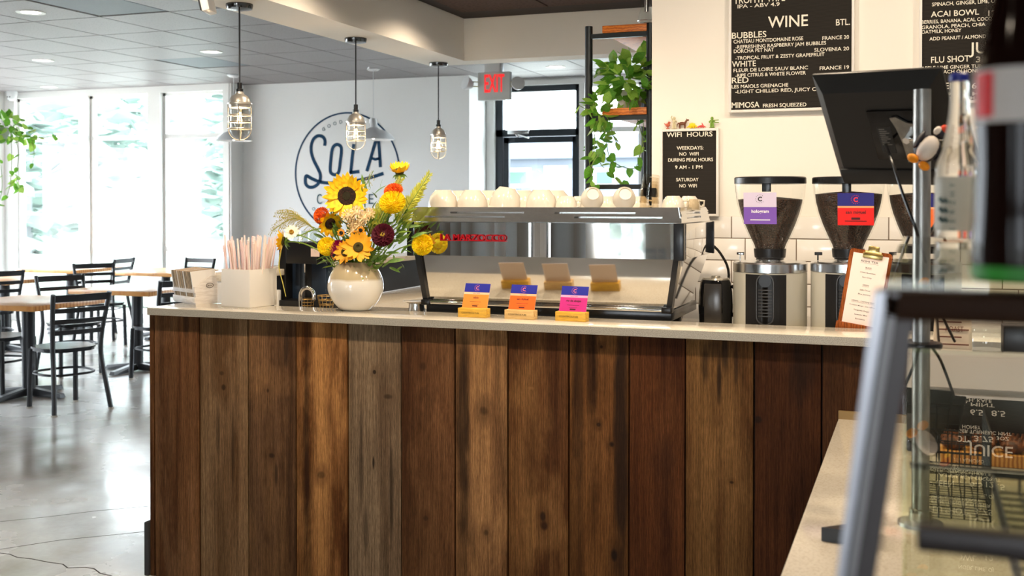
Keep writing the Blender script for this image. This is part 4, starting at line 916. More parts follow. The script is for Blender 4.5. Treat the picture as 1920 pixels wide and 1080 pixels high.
# ================================================================== LETTER BOARDS
letters = mat('letter_cream', srgb(236, 230, 214), .5, emis=None)
alu_frame = mat('board_frame_grey', srgb(226, 222, 216), .4, 0)
def board(name, label, px0, px1, py0, py1, fw, lines, X1=None, Z1=None, face=None, Yb=None):
    Yb = Yb or YT-.03
    a = PY(px0, py1, Yb); b = PY(px1, py0, Yb); x0, x1, z0, z1 = a.x, X1 or b.x, a.z, Z1 or b.z
    t = E(name, label, 'letter board', ((x0+x1)/2, Yb, z0))
    part('felt_face', MB().box(x0+.003, x1-.003, Yb, Yb+.022, z0+.003, z1-.003), wave_mat('ribbed_felt', srgb(14, 11, 9), srgb(40, 34, 27), 54, 'Z', .85), t, smooth=False)
    part('frame_side', MB().box(x0, x0+fw, Yb-.012, Yb+.028, z0, z1, .001), alu_frame, t); part('frame_side', MB().box(x1-fw, x1, Yb-.012, Yb+.028, z0, z1, .001), alu_frame, t)
    part('frame_rail', MB().box(x0+fw, x1-fw, Yb-.012, Yb+.028, z0, z0+fw, .001), alu_frame, t); part('frame_rail', MB().box(x0+fw, x1-fw, Yb-.012, Yb+.028, z1-fw, z1, .001), alu_frame, t)
    yl_ = Yb-.0005
    for body, xa, xb, yb_, hp in lines:
        yb_ = yb_+.016*(xb-xa)*max(0, 1-yb_/240)*(name == 'letter_board')
        p = PY(xa, yb_, yl_); q = PY(xb, yb_, yl_); s = mpp(p)
        text(body, frame((p.x, yl_, p.z), (1, 0, 0), (0, 0, 1)), hp*s*(.84 if hp < 9 else .95), letters, t, w=q.x-p.x, depth=.003, bold=.008)
    return t
board('letter_board', 'large wine menu letter board headed WINE on the cream wall', 1366.5, 1602.5, 0, 211.5, .012, [
 ('TROPHY WIFE', 1376, 1472, 6, 14), ('IPA - ABV 4.9', 1383, 1462, 14.5, 8), ('WINE', 1440, 1515, 51.5, 22), ('BTL.', 1567.5, 1594, 47.5, 12),
 ('BUBBLES', 1372.5, 1437, 72, 12), ('CHATEAU MONTDOMAINE ROSE', 1375.5, 1506, 80.3, 8), ('FRANCE 20', 1542, 1592, 74.5, 8), ('-REFRESHING RASPBERRY JAM BUBBLES', 1379, 1549, 90, 7.6),
 ('DORCHA PET NAT', 1376, 1451, 99, 8), ('SLOVENIA 20', 1527, 1592, 96.5, 8), ('-TROPICAL FRUIT & ZESTY GRAPEFRUIT', 1379, 1546, 111, 7.6), ('WHITE', 1372.5, 1417.5, 125.5, 11),
 ('FLEUR DE LOIRE SAUV BLANC', 1375.5, 1515, 134.5, 7.6), ('FRANCE 19', 1537, 1592, 131, 8), ('-RIPE CITRUS & WHITE FLOWER', 1379, 1511, 144, 7.6), ('RED', 1372.5, 1403.6, 156, 11),
 ('LES MAIOLS GRENACHE', 1372, 1478, 165.5, 7.6), ('-LIGHT CHILLED RED, JUICY CHERRY', 1379, 1566, 174.5, 7.6), ('MIMOSA', 1372, 1424, 202.5, 11), ('FRESH SQUEEZED', 1430.6, 1512, 201.3, 8)], Z1=PY(1500, -260, YT).z)
board('letter_board', 'second menu letter board headed ACAI BOWL, behind the monitor and bottles', 1723, 2060, 0, 196, .012, [
 ('SPINACH, GINGER, LIME, OJ', 1747.5, 1868, 10, 8), ('ACAI BOWL', 1745.6, 1835.6, 31, 11), ('12', 1853, 1868, 30, 11), ('BERRIES, BANANA, ACAI, COCONUT', 1728, 1880, 43, 7.6),
 ('GRANOLA, PEACH, CHIA', 1728, 1847.6, 53.3, 7.6), ('OATMILK, HONEY', 1728, 1802.6, 62.5, 7.6), ('ADD PEANUT / ALMOND', 1742.6, 1849, 75, 7.6), ('JUICE', 1817, 1903, 100, 22),
 ('FLU SHOT', 1745.6, 1818, 117.5, 12), ('3.75', 1830, 1866, 116.5, 11), ('3OZ', 1872, 1896, 116.5, 8), ('APPLE LIME GINGER TURMERIC MINT', 1727, 1900, 130, 7.6), ('SPINACH OJ HONEY', 1749, 1842, 138, 7.6),
 ('GREEN', 1740, 1792, 167.5, 12), ('6.5', 1822, 1846, 166, 11), ('8.5', 1862, 1888, 165, 11), ('APPLE, MINT', 1762, 1868, 180.5, 7.6), ('GINGER, SPINACH, KALE', 1730, 1862, 189, 7)], Z1=PY(1800, -260, YT).z)
WB = board('wifi_board', 'small letter board headed WIFI HOURS leaning above the white tiles', 1238.5, 1348, 240.5, 405, .011, [
 ('WIFI  HOURS', 1249.8, 1336, 257.3, 9.5), ('WEEKDAYS:', 1269, 1319, 281, 7.8), ('NO  WIFI', 1274, 1310, 292, 7.5), ('DURING PEAK HOURS', 1253, 1337, 303.2, 7.5), ('9 AM - 1 PM', 1266, 1317, 317, 7.8),
 ('SATURDAY', 1268, 1310, 340, 7.5), ('NO  WIFI', 1274, 1306.5, 351.5, 7.5), ('PASSWORD', 1272, 1313, 379.8, 7.5), ('AR', 1308.6, 1322, 389.5, 7.5)])
# toys on the wifi board
zt = PY(1290, 240.5, YT-.03).z; yt_ = YT-.02
def toy(px, label, kind, build, col, rough=.4):
    x = PY(px, 238, yt_).x; mb = build(MB(), x, yt_, zt); return thing(kind, mb, mat('toy_'+kind, col, rough), label, 'toy', 'little toys lined up on the wifi board')
def fig(h, w=.012, arm=0):
    def f(m, x, y, z):
        m.cyl((x-w*.5, y, z), (x-w*.3, y, z+h*.45), .0045, .005, 8).cyl((x+w*.6, y, z), (x+w*.3, y, z+h*.45), .0045, .005, 8).ell((x, y, z+h*.6), w*.62, .008, h*.22, 10, 6).ell((x, y, z+h*.9), .0075, .0075, .0085, 10, 6)
        m.tube([(x-w*.5, y, z+h*.72), (x-w*1.1, y-.004, z+h*(.55+arm*.4)), (x-w*.7, y-.01, z+h*(.5+arm*.6))], .003, 6).tube([(x+w*.5, y, z+h*.72), (x+w*1.1, y-.004, z+h*.55), (x+w*.9, y-.012, z+h*.66)], .003, 6)
        return m.lathe([(w*1.1, 0), (w*1.1, .002)], c=(x, y, z), n=12)
    return f
toy(1252, 'tiny red, white and green toy bird at the left end of the wifi board', 'toy_bird', lambda m, x, y, z: m.lathe([(.009, 0), (.009, .003)], c=(x, y, z), n=10).cyl((x, y, z), (x, y, z+.012), .003).ell((x, y, z+.018), .012, .008, .009, 10, 6).ell((x+.006, y, z+.029), .006, .005, .006, 8, 6).cyl((x+.011, y, z+.029), (x+.017, y, z+.028), .0025, .0005, 6).cyl((x-.01, y, z+.02), (x-.018, y, z+.028), .004, .001, 6), srgb(188, 92, 66))
toy(1264, 'tiny cream toy figure second from left on the wifi board', 'toy_figure', fig(.055, .012, 1), srgb(206, 196, 160))
def horse(m, x, y, z):
    m.ell((x, y, z+.024), .018, .007, .008, 12, 6)
    for dx in (-.013, -.009, .010, .014): m.tube([(x+dx, y+(.003 if dx in (-.013, .014) else -.003), z+.022), (x+dx*1.15, y, z+.011), (x+dx*1.05, y, z)], .0028, 6, .0018)
    m.cyl((x+.014, y, z+.026), (x+.022, y, z+.04), .006, .004, 8).ell((x+.026, y, z+.04), .008, .004, .0045, 8, 6).tube([(x-.017, y, z+.028), (x-.023, y, z+.02), (x-.024, y, z+.008)], .003, 6, .001)
    return m.cyl((x+.021, y-.002, z+.043), (x+.02, y-.002, z+.048), .0015, .0003, 5).cyl((x+.021, y+.002, z+.043), (x+.02, y+.002, z+.048), .0015, .0003, 5)
toy(1279, 'tiny brown toy horse on the wifi board', 'toy_horse', horse, srgb(110, 62, 36))
def dino(m, x, y, z):
    m.ell((x, y, z+.013), .017, .008, .011, 12, 7)
    for dx in (-.008, .008):
        for dy in (-.005, .005): m.cyl((x+dx, y+dy, z), (x+dx, y+dy, z+.01), .003, .004, 6)
    for k in range(5): m.cyl((x-.012+k*.006, y, z+.02), (x-.013+k*.006, y, z+.029-abs(k-2)*.002), .004, .0006, 5)
    return m.cyl((x+.014, y, z+.012), (x+.024, y, z+.006), .005, .003, 8).cyl((x-.014, y, z+.01), (x-.028, y, z+.003), .005, .001, 8)
toy(1298, 'tiny yellow toy dinosaur on the wifi board', 'toy_dinosaur', dino, srgb(236, 206, 20))
def lizard(m, x, y, z):
    m.ell((x, y, z+.008), .013, .006, .006, 10, 6).cyl((x-.01, y, z+.008), (x-.026, y, z+.002), .004, .0008, 6).cyl((x+.008, y, z+.009), (x+.002, y, z+.026), .005, .001, 6)
    for dx in (-.008, .008): m.tube([(x+dx, y, z+.007), (x+dx*1.5, y-.008, z+.006), (x+dx*1.6, y-.009, z)], .002, 5)
    return m.cyl((x+.01, y, z+.008), (x+.022, y, z+.004), .004, .0015, 6)
toy(1315, 'tiny red toy reptile on the wifi board', 'toy_reptile', lizard, srgb(206, 70, 66))
o = toy(1335, 'tiny green toy soldier at the right end of the wifi board', 'toy_soldier', lambda m, x, y, z: fig(.05, .012, 0)(m, x, y, z).cyl((x+.004, y-.01, z+.034), (x+.034, y-.012, z+.036), .002, n=6).cyl((x+.008, y-.008, z+.026), (x+.034, y-.01, z+.024), .0018, n=6), srgb(122, 160, 60))

# ================================================================== THINGS ON THE WORKTOP, LEFT
paperw = mat('white_card', srgb(226, 222, 214), .55); craft = mat('kraft_sleeve', srgb(196, 170, 136), .8); crafte = mat('sleeve_edge', srgb(120, 104, 84), .9)
# straw box
b0 = PZ(467, 577, HT); rzb = .60
sbx = E('straw_box', 'square white box packed with paper-wrapped straws', 'box', (b0.x-.02, b0.y+.10, HT), 0)
s = mpp(b0)
cA = PZ(411, 573.7, HT); cB = PZ(468, 577.4, HT); e1 = (cA-cB); e1.z = 0; L1 = e1.length; e1.normalize(); e2 = Vector((-e1.y, e1.x, 0)); e2 = e2 if e2.y > 0 else -e2
SQ = .125; o3 = cB; o3.z = HT; WL_ = SQ
F3 = Matrix(((e1.x, e2.x, 0, o3.x), (e1.y, e2.y, 0, o3.y), (0, 0, 1, HT), (0, 0, 0, 1)))
hb_ = .164
sbx.location = F3 @ Vector((.083, .086, 0)); WL[sbx.name] = Vector(sbx.location)
S1, S2 = .166, .172
for nm, a in (('side_panel', (0, S1, 0, .004)), ('side_panel', (0, S1, S2-.004, S2)), ('side_panel', (0, .004, .004, S2-.004)), ('side_panel', (S1-.004, S1, .004, S2-.004))):
    part(nm, MB().box(a[0], a[1], a[2], a[3], 0, hb_, .0008, M=F3), paperw, sbx)
part('bottom', MB().box(.004, S1-.004, .004, S2-.004, 0, .004, M=F3), paperw, sbx)
strw = [mat('straw_pink', srgb(250, 232, 226), .6), mat('straw_peach', srgb(252, 236, 224), .6), mat('straw_blush', srgb(244, 216, 212), .6)]
rnd = random.Random(5)
for k in range(58):
    u, v = rnd.uniform(.012, S1-.012), rnd.uniform(.012, S2-.012)
    dx, dy = (u-S1/2)*rnd.uniform(.35, .7), (v-S2/2)*rnd.uniform(.35, .7); hh = .305-.10*abs(rnd.gauss(0, .22))-.018*((S1-u)/S1 < .3)
    if k == 0: u, v, dx, dy, hh = S1-.012, .02, .012, .0, .305
    p0 = F3 @ Vector((u-dx*.3, v-dy*.3, .006)); p1 = F3 @ Vector((u+dx*.75, v+dy*.75, hh))
    r_ = .0042; mb = MB().tube([p0, p1], r_, 6)
    d = (p1-p0).normalized(); mb.tube([p1, p1+d*.008], r_*.9, 6, .0052, flat=.35)
    thing('straw', mb, strw[k % 3], 'paper-wrapped straw standing apart at the left corner of the white box' if k == 0 else 'pale pink paper-wrapped straw in the crowd in the white box', 'straw', None if k == 0 else 'wrapped straws in the white box')
# sleeve holder
cC = PZ(318, 570, HT); cD = PZ(367.5, 571, HT); cD2 = PZ(366, 571, HT); base = PZ(367, 571, HT)
g1 = (PZ(317, 563.5, HT)-base); g1.z = 0; W1 = .215; g1.normalize(); g2 = Vector((-g1.y, g1.x, 0)); g2 = g2 if g2.y > 0 else -g2
F4 = Matrix(((g1.x, g2.x, 0, base.x), (g1.y, g2.y, 0, base.y), (0, 0, 1, HT), (0, 0, 0, 1))); D4 = .13
sh = E('sleeve_holder', 'white slatted wooden holder filled with cardboard cup sleeves', 'holder', F4 @ Vector((W1/2, D4/2, 0)))
whw = mat('whitewashed_wood', srgb(226, 220, 212), .6, nz=((20, 20, 120), srgb(210, 202, 192), .4, .6))
for z0_, z1_ in ((.006, .032), (.050, .078)): part('front_slat', MB().box(0, W1, -.006, 0, z0_, z1_, .001, M=F4), whw, sh)
for xx in (0, W1-.006):
    m2 = MB(); pr = [(0, 0), (D4, 0), (D4, .128), (D4*.5, .122), (.0, .078)]; A = [F4 @ Vector((xx, y, z)) for y, z in pr]; B_ = [F4 @ Vector((xx+.006, y, z)) for y, z in pr]
    n = len(pr); m2.add(A+B_, [tuple(range(n))[::-1], tuple(range(n, 2*n))]+[(i, (i+1) % n, (i+1) % n+n, i+n) for i in range(n)]); part('side_panel', m2, whw, sh, smooth=False)
part('bottom', MB().box(.006, W1-.006, 0, D4, 0, .005, M=F4), whw, sh); part('back_slat', MB().box(0, W1, D4, D4+.005, .02, .12, M=F4), whw, sh)
lg = MB().tube([F4 @ Vector((-.0008, .068+.017*math.cos(a), .082+.011*math.sin(a))) for a in [k*PI/8 for k in range(16)]], .0012, 5, closed=True)
part('stamped_logo', lg, mat('stamp_ink', srgb(70, 60, 50), .8), sh)
text('JAVA', frame(F4 @ Vector((-.001, .056, .078)), g2, (0, 0, 1)), .008, mat('stamp_ink', srgb(70, 60, 50), .8), sh, w=.022, depth=.0006)
for k in range(32):
    x = .009+k*(W1-.022)/31; tone = k in (0, 1, 12, 13, 22, 31)
    Mk = F4 @ Matrix.Translation((x, .004, .008)) @ Matrix.Rotation(rnd.uniform(-.03, .03), 4, 'Y') @ Matrix.Rotation(.14, 4, 'X')
    m2 = MB(); pr = [(.0, 0), (.112, 0), (.116, .132), (-.004, .140)]; w_ = .0045
    A = [Mk @ Vector((0, y, z)) for y, z in pr]; B_ = [Mk @ Vector((w_, y, z)) for y, z in pr]
    m2.add(A+B_, [(3, 2, 1, 0), (4, 5, 6, 7)]+[(i, (i+1) % 4, (i+1) % 4+4, i+4) for i in range(4)])
    thing('cup_sleeve', m2, paperw if tone else (craft if k % 2 else crafte), 'folded cardboard cup sleeve packed in the white holder', 'cup sleeve', 'cup sleeves in the white holder', smooth=False)

# vase -------------------------------------------------------------
vb = PZ(667, 581, HT); vx, vy = vb.x, vb.y; vs = mpp(Vector((vx, vy, 1.3)))
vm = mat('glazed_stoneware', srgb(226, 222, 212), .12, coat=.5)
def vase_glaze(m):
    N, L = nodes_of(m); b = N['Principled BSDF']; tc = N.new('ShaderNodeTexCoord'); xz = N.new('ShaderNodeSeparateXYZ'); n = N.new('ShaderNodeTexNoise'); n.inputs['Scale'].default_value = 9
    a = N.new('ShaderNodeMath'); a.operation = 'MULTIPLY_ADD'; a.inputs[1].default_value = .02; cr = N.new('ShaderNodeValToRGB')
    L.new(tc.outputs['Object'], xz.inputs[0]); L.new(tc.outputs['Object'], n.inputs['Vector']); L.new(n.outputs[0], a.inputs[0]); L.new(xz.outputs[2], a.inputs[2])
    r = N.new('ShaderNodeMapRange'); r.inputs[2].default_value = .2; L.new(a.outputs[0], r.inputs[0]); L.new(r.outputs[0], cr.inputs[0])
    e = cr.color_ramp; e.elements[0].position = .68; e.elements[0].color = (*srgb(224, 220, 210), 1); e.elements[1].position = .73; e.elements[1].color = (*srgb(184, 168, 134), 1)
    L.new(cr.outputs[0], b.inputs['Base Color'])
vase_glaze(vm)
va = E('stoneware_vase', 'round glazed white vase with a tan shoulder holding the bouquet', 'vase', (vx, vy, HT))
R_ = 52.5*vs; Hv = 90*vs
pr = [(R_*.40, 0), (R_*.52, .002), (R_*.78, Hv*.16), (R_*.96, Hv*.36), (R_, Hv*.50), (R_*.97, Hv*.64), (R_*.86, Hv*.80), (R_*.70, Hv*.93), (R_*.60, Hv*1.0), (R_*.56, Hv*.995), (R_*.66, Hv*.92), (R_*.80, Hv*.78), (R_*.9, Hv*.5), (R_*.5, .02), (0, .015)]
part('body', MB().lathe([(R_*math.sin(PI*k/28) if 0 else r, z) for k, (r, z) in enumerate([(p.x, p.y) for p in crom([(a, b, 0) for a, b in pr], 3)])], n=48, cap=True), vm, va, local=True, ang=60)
ztop_v = HT+Hv

# bouquet ----------------------------------------------------------
green = mat('stem_green', srgb(126, 156, 58), .55, sss=.05); lgreen = mat('leaf_green', srgb(84, 122, 44), .5, nz=((30, 30, 30), srgb(136, 168, 74), .45, .65)); ygreen = mat('yellow_green', srgb(200, 200, 76), .6)
yel = mat('petal_yellow', srgb(254, 212, 22), .55, nz=((60, 60, 60), srgb(246, 176, 14), .45, .7)); yel2 = mat('petal_gold', srgb(246, 176, 26), .55); lem = mat('marigold_yellow', srgb(255, 240, 36), .6, nz=((90, 90, 90), srgb(250, 208, 14), .42, .6))
oran = mat('marigold_orange', srgb(246, 124, 26), .6, nz=((90, 90, 90), srgb(214, 70, 10), .42, .6)); maro = mat('dahlia_maroon', srgb(88, 12, 34), .6); crm = mat('stock_cream', srgb(240, 214, 164), .6); mag = mat('flower_magenta', srgb(176, 24, 96), .6); whp = mat('daisy_white', srgb(240, 234, 218), .6)
brn = mat('sunflower_disc', srgb(58, 30, 16), .9, nz=((150, 150, 150), srgb(24, 14, 10), .4, .6), bump=(300, 1, .004)); dgr = mat('disc_green', srgb(70, 62, 20), .9, bump=(300, 1, .003)); wheat = mat('seed_head_gold', srgb(186, 170, 78), .7)
def petal_mesh(L, w, m, curl=.1, nm='petal'):
    vs = []; n = 5
    for i in range(n+1):
        t = i/n; ww = w/2*math.sin(PI*(.12+.88*t))**.75 if i < n else .0004; z = curl*L*(t*t)-.02*L
        vs += [(t*L, -ww, z+.1*ww), (t*L, 0, z-.0), (t*L, ww, z+.1*ww)]
    fs = []
    for i in range(n):
        a = i*3; fs += [(a, a+3, a+4, a+1), (a+1, a+4, a+5, a+2)]
    me = bpy.data.meshes.new(nm); me.from_pydata(vs, [], fs); me.materials.append(m); me.polygons.foreach_set('use_smooth', [True]*len(fs)); return me
def orient(p, n, roll=0):
    n = Vector(n).normalized(); return Matrix.Translation(p) @ n.to_track_quat('Z', 'Y').to_matrix().to_4x4() @ Matrix.Rotation(roll, 4, 'Z')
TOCAM = Vector((.45, -.88, .12))
def stem(root, head, r=.0028, sag=.0, m=None, nm='stem'):
    base = Vector((vx+(head.x-vx)*.18, vy+(head.y-vy)*.18, HT+.03)); mouth = Vector((vx+max(-.5, min(.5, (head.x-vx)*2.2))*R_, vy+max(-.4, min(.4, (head.y-vy)*2))*R_, ztop_v))
    pts = poly3(base, mouth, (mouth+head)/2+Vector((0, 0, .05-sag)), head, 10); part(nm, MB().tube(pts, r, 6), m or green, root)
def headpos(px, py, dy): return PY(px, py, vy+dy)
def sunflower(px, py, dy, r, disc, label, n=TOCAM, np_=26, pm=None, dm=None, cat='flower', lay=2, curl=.15, wf=.30, name='sunflower', grp=None, sep=True, ps=None):
    h = headpos(px, py, dy); s = mpp(h); t = E(name, label, cat, (vx, vy, ztop_v-.02), group=grp); M = orient(h, n, random.random()); base = wloc(t)
    me = petal_mesh((r-disc*.8)*s, r*s*wf, pm or yel, curl)
    for l in range(lay):
        for k in range(np_//lay):
            a = 2*PI*(k+l*.5)/(np_//lay)+random.uniform(-.08, .08)
            o = bpy.data.objects.new('petal', me); C.objects.link(o); o.parent = t; sc = random.uniform(.82, 1.08)
            o.matrix_local = Matrix.Translation(-base) @ M @ Matrix.Rotation(a, 4, 'Z') @ Matrix.Translation((disc*.75*s, 0, .002+.003*l)) @ Matrix.Rotation(random.uniform(-.25, .12)-.12*l, 4, 'Y') @ Matrix.Scale(sc, 4)
    d = disc*s; part('flower_disc', MB().lathe([(0, .012*disc/18), (d*.35, .010), (d*.45, .013), (d*.85, .012), (d, .004), (d*.9, -.006), (0, -.01)], n=26, M=M), dm or brn, t)
    if disc > 12: part('disc_centre', MB().lathe([(0, .014), (d*.4, .0145), (d*.42, .010)], n=20, M=M), mat('disc_core', srgb(38, 34, 14), .9, bump=(400, 1, .003)), t)
    if sep:
        mb = MB()
        for k in range(9):
            a = 2*PI*k/9; Mk = M @ Matrix.Rotation(a, 4, 'Z') @ Matrix.Translation((d*.5, 0, -.008)) @ Matrix.Rotation(.35, 4, 'Y'); L = (r*.55)*s
            mb.add([(0, -.005, 0), (L*.5, -.008, -.003), (L, 0, -.01), (L*.5, .008, -.003), (0, .005, 0), (L*.5, 0, -.006)], [(0, 1, 5, 4), (1, 2, 5), (2, 3, 5), (3, 4, 5)], Mk)
        part('sepals', mb, lgreen, t)
    stem(t, h-Vector(n).normalized()*.012, .0042 if r > 25 else .0028); return t
def puff(px, py, dy, r, label, m, name, n=TOCAM, cen=None, ns=170, flat=.62, ps=.46, grp=None):
    h = headpos(px, py, dy); s = mpp(h); t = E(name, label, 'flower', (vx, vy, ztop_v-.02), group=grp); M = orient(h, n); mb = MB(); R__ = r*s
    for k in range(ns):
        u = (k+.5)/ns; ph = k*2.39996; th_ = math.acos(1-u*1.35); d = Vector((math.sin(th_)*math.cos(ph), math.sin(th_)*math.sin(ph), math.cos(th_)*flat)); L = R__*ps; w = R__*.13
        Mk = M @ Matrix.Translation(d*R__*(1-ps*.55)) @ d.to_track_quat('X', 'Z').to_matrix().to_4x4() @ Matrix.Rotation(random.uniform(-.5, .5), 4, 'X')
        mb.add([(0, -w*.4, 0), (L*.6, -w, .1*w), (L, -w*.4, .5*w), (L, w*.4, .5*w), (L*.6, w, .1*w), (0, w*.4, 0), (L*.55, 0, -.3*w)], [(0, 1, 6, 5), (1, 2, 6), (2, 3, 6), (3, 4, 6), (4, 5, 6)], Mk)
    mb.ell((0, 0, 0), R__*.6, R__*.6, R__*.6*flat, 12, 6, M=M)
    part('petals', mb, m, t, kind='stuff')
    if cen: part('flower_centre', MB().ell((0, 0, R__*.5*flat), R__*.26, R__*.26, R__*.22, 10, 6, M=M), cen, t)
    stem(t, h-Vector(n).normalized()*.012); return t
sunflower(651, 368, -.02, 46, 19.5, 'largest sunflower with a wide dark disc, top of the bouquet', (.25, -.95, .12), 40, yel, brn, lay=3, wf=.26)
sunflower(672, 464, -.09, 31, 10, 'open golden sunflower low at the front of the bouquet', (.35, -.9, .25), 26, yel2, dgr, curl=.2, wf=.34)
sunflower(648, 473, -.07, 25, 8, 'smaller golden sunflower tucked left of the low front one', (-.1, -.9, .2), 20, yel2, dgr, wf=.36)
sunflower(618, 418, -.03, 27, 11, 'side-on yellow sunflower facing down right, left of centre', (.72, -.5, -.35), 20, yel, brn, curl=.3, wf=.4)
sunflower(749, 322, .02, 23, 9, 'yellow sunflower at the top right seen from below its green sepals', (.1, -.35, .95), 24, yel, dgr, curl=.75, wf=.45)
sunflower(531, 452, .0, 24, 9, 'yellow sunflower at the far left of the bouquet, turned away to the left', (-.92, -.3, .15), 20, yel, dgr, curl=.3, wf=.42)
sunflower(547, 436, -.02, 16, 4.5, 'white daisy at the far left of the bouquet', (.25, -.8, .5), 12, whp, mat('daisy_eye', srgb(170, 130, 40), .8), wf=.5, name='daisy', lay=1, sep=False)
sunflower(800, 455, .09, 17, 5, 'small gold sunflower behind the right-hand yellow marigold', (.3, .6, .4), 14, yel2, dgr, wf=.4)
for (px, py, l) in ((628, 480, 'small orange and black daisy low at the left'), (640, 437, 'small orange and black daisy below the side-on sunflower'), (665, 440, 'small orange and black daisy in the centre'), (677, 432, 'small orange and black daisy beside the cream flowers')):
    sunflower(px, py, -.07, 9, 3.6, l, (random.uniform(-.3, .4), -.9, .2), 10, mat('rudbeckia_orange', srgb(232, 150, 20), .6), blk_ if 0 else mat('daisy_black', (.02, .015, .012), .8), wf=.4, name='coneflower', lay=1, sep=False)
puff(603, 404, -.03, 14, 'orange marigold at the left behind the side-on sunflower', oran, 'marigold', (-.2, -.9, .3))
puff(738, 358, -.02, 15.5, 'orange marigold at the upper right', oran, 'marigold', (.1, -.6, .8), flat=.5)
puff(736, 380, -.05, 21, 'large yellow marigold just below the orange one at the right', lem, 'marigold', (.2, -.75, .6), ns=220)
puff(613, 462, -.07, 15, 'yellow marigold at the left of the bouquet', lem, 'marigold')
puff(792, 459, .02, 17, 'yellow marigold on a long stem in front of the espresso machine', lem, 'marigold', (.1, -.98, .1), ns=220, flat=.8)
puff(718, 441, -.08, 18.5, 'dark maroon aster with a pale yellow centre', maro, 'aster', (.2, -.93, .25), mat('aster_eye', srgb(214, 186, 70), .8), ns=170, flat=.42, ps=.5)
puff(634, 468, -.05, 15, 'magenta bloom tucked behind the front sunflowers', mag, 'cockscomb', flat=.7)
for i, (px, py) in enumerate(((652, 404), (668, 398), (683, 408), (660, 418), (676, 420), (691, 402), (662, 432))):
    puff(px, py, -.05+random.uniform(-.01, .02), 11, 'cream ruffled blossom in the middle of the bouquet, '+('upper left', 'top centre', 'right of centre', 'lower left', 'lower centre', 'upper right, behind the aster', 'lowest of the cream cluster')[i]+'', crm, 'stock_blossom', (random.uniform(-.4, .4), -.9, .3), ns=34, ps=.6, grp='cream stock blossoms in the bouquet')
# feathery sprays
def spray(px0, py0, px1, py1, dy, label, m, L, n, bend=0, name='goldenrod_spray', thin=.0016, spread=1.1, leafy=True, dy1=0):
    a, b = headpos(px0, py0, dy), headpos(px1, py1, dy+dy1); s = mpp(a); t = E(name, label, 'flower spray', (vx, vy, ztop_v-.02)); mid = (a+b)/2+Vector((0, 0, bend*s)); ax = poly3(a, mid, mid, b, 16); mb = MB()
    for k in range(n):
        u = k/n; p = ax[min(15, int(u*16))].lerp(ax[min(16, int(u*16)+1)], u*16-int(u*16)); d = (b-a).normalized(); side = Vector((-d.z, 0, d.x))*(1 if k % 2 else -1)
        q = (d*.9+side*spread*random.uniform(.5, 1.1)+Vector((0, random.uniform(-.6, .6), 0))).normalized(); LL = L*s*(1.15-u*.75)*random.uniform(.7, 1.1)
        if leafy:
            w = LL*.13; e = q.cross(Vector((0, 1, 0))).normalized()*w; mb.add([p, p+q*LL*.5+e, p+q*LL, p+q*LL*.5-e, p+q*LL*.5+Vector((0, -w*.6, 0))], [(0, 1, 4), (1, 2, 4), (2, 3, 4), (3, 0, 4)])
        else: mb.tube([p, p+q*LL*.5+Vector((0, 0, .004)), p+q*LL-Vector((0, 0, .012))], thin*.5, 4, thin*.2); mb.ell(p+q*LL-Vector((0, 0, .012)), .0016, .0016, .003, 5, 3)
    part('fronds', mb, m, t, kind='stuff'); part('stalk', MB().tube(ax, thin, 5), green, t); stem(t, a, .002); return t
spray(745, 420, 806, 325, .03, 'feathery yellow-green spray reaching to the upper right', ygreen, 24, 190, name='goldenrod_spray')
spray(700, 430, 752, 335, .0, 'soft yellow-green spray behind the yellow marigold', ygreen, 24, 170)
spray(690, 440, 715, 375, .0, 'short yellow-green spray right of the largest sunflower', ygreen, 20, 110)
spray(592, 432, 512, 432, .03, 'drooping grass plume at the left of the bouquet', wheat, 30, 150, bend=30, name='grass_plume', leafy=False, spread=.8)
spray(585, 425, 520, 400, .03, 'upper wispy grass plume at the left of the bouquet', wheat, 26, 90, bend=14, name='grass_plume', leafy=False, spread=.6)
spray(680, 360, 700, 320, .0, 'fine wisp of grass above the bouquet', wheat, 14, 16, name='grass_plume', leafy=False)
# foliage
fo = E('bouquet_foliage', 'dense green leaves and stems filling the bouquet above the vase', 'foliage', (vx, vy, ztop_v-.02)); lm = petal_mesh(.055, .016, lgreen, -.25, 'leaf'); lm2 = petal_mesh(.045, .009, green, -.2, 'leaf')
rnd = random.Random(9)
for k in range(360):
    zone = rnd.random()
    if zone < .4: px, py = rnd.gauss(672, 28), rnd.uniform(470, 510)
    elif zone < .75: px, py = rnd.gauss(728, 26), rnd.gauss(425, 30)
    else: px, py = rnd.gauss(655, 30), rnd.gauss(440, 20)
    if px > 780: continue
    h = headpos(px, py, rnd.uniform(-.05, .05)); o = bpy.data.objects.new('leaf', lm if rnd.random() < .5 else lm2); C.objects.link(o); o.parent = fo
    out = Vector((h.x-vx, rnd.uniform(-.08, .02), h.z-ztop_v+.05)).normalized(); M = Matrix.Translation(h) @ out.to_track_quat('X', 'Z').to_matrix().to_4x4() @ Matrix.Rotation(rnd.uniform(-1.2, 1.2), 4, 'X') @ Matrix.Rotation(rnd.uniform(-.9, .9), 4, 'Y') @ Matrix.Scale(rnd.uniform(.6, 1.25), 4)
    o.matrix_local = Matrix.Translation(-wloc(fo)) @ M
for (px, py, dy) in ((705, 400, 0), (742, 420, .0), (760, 415, .02), (690, 450, -.03), (640, 450, 0), (700, 470, -.04), (724, 470, -.03), (760, 445, 0), (680, 440, .03), (655, 430, .03)): stem(fo, headpos(px, py, dy), .0026)
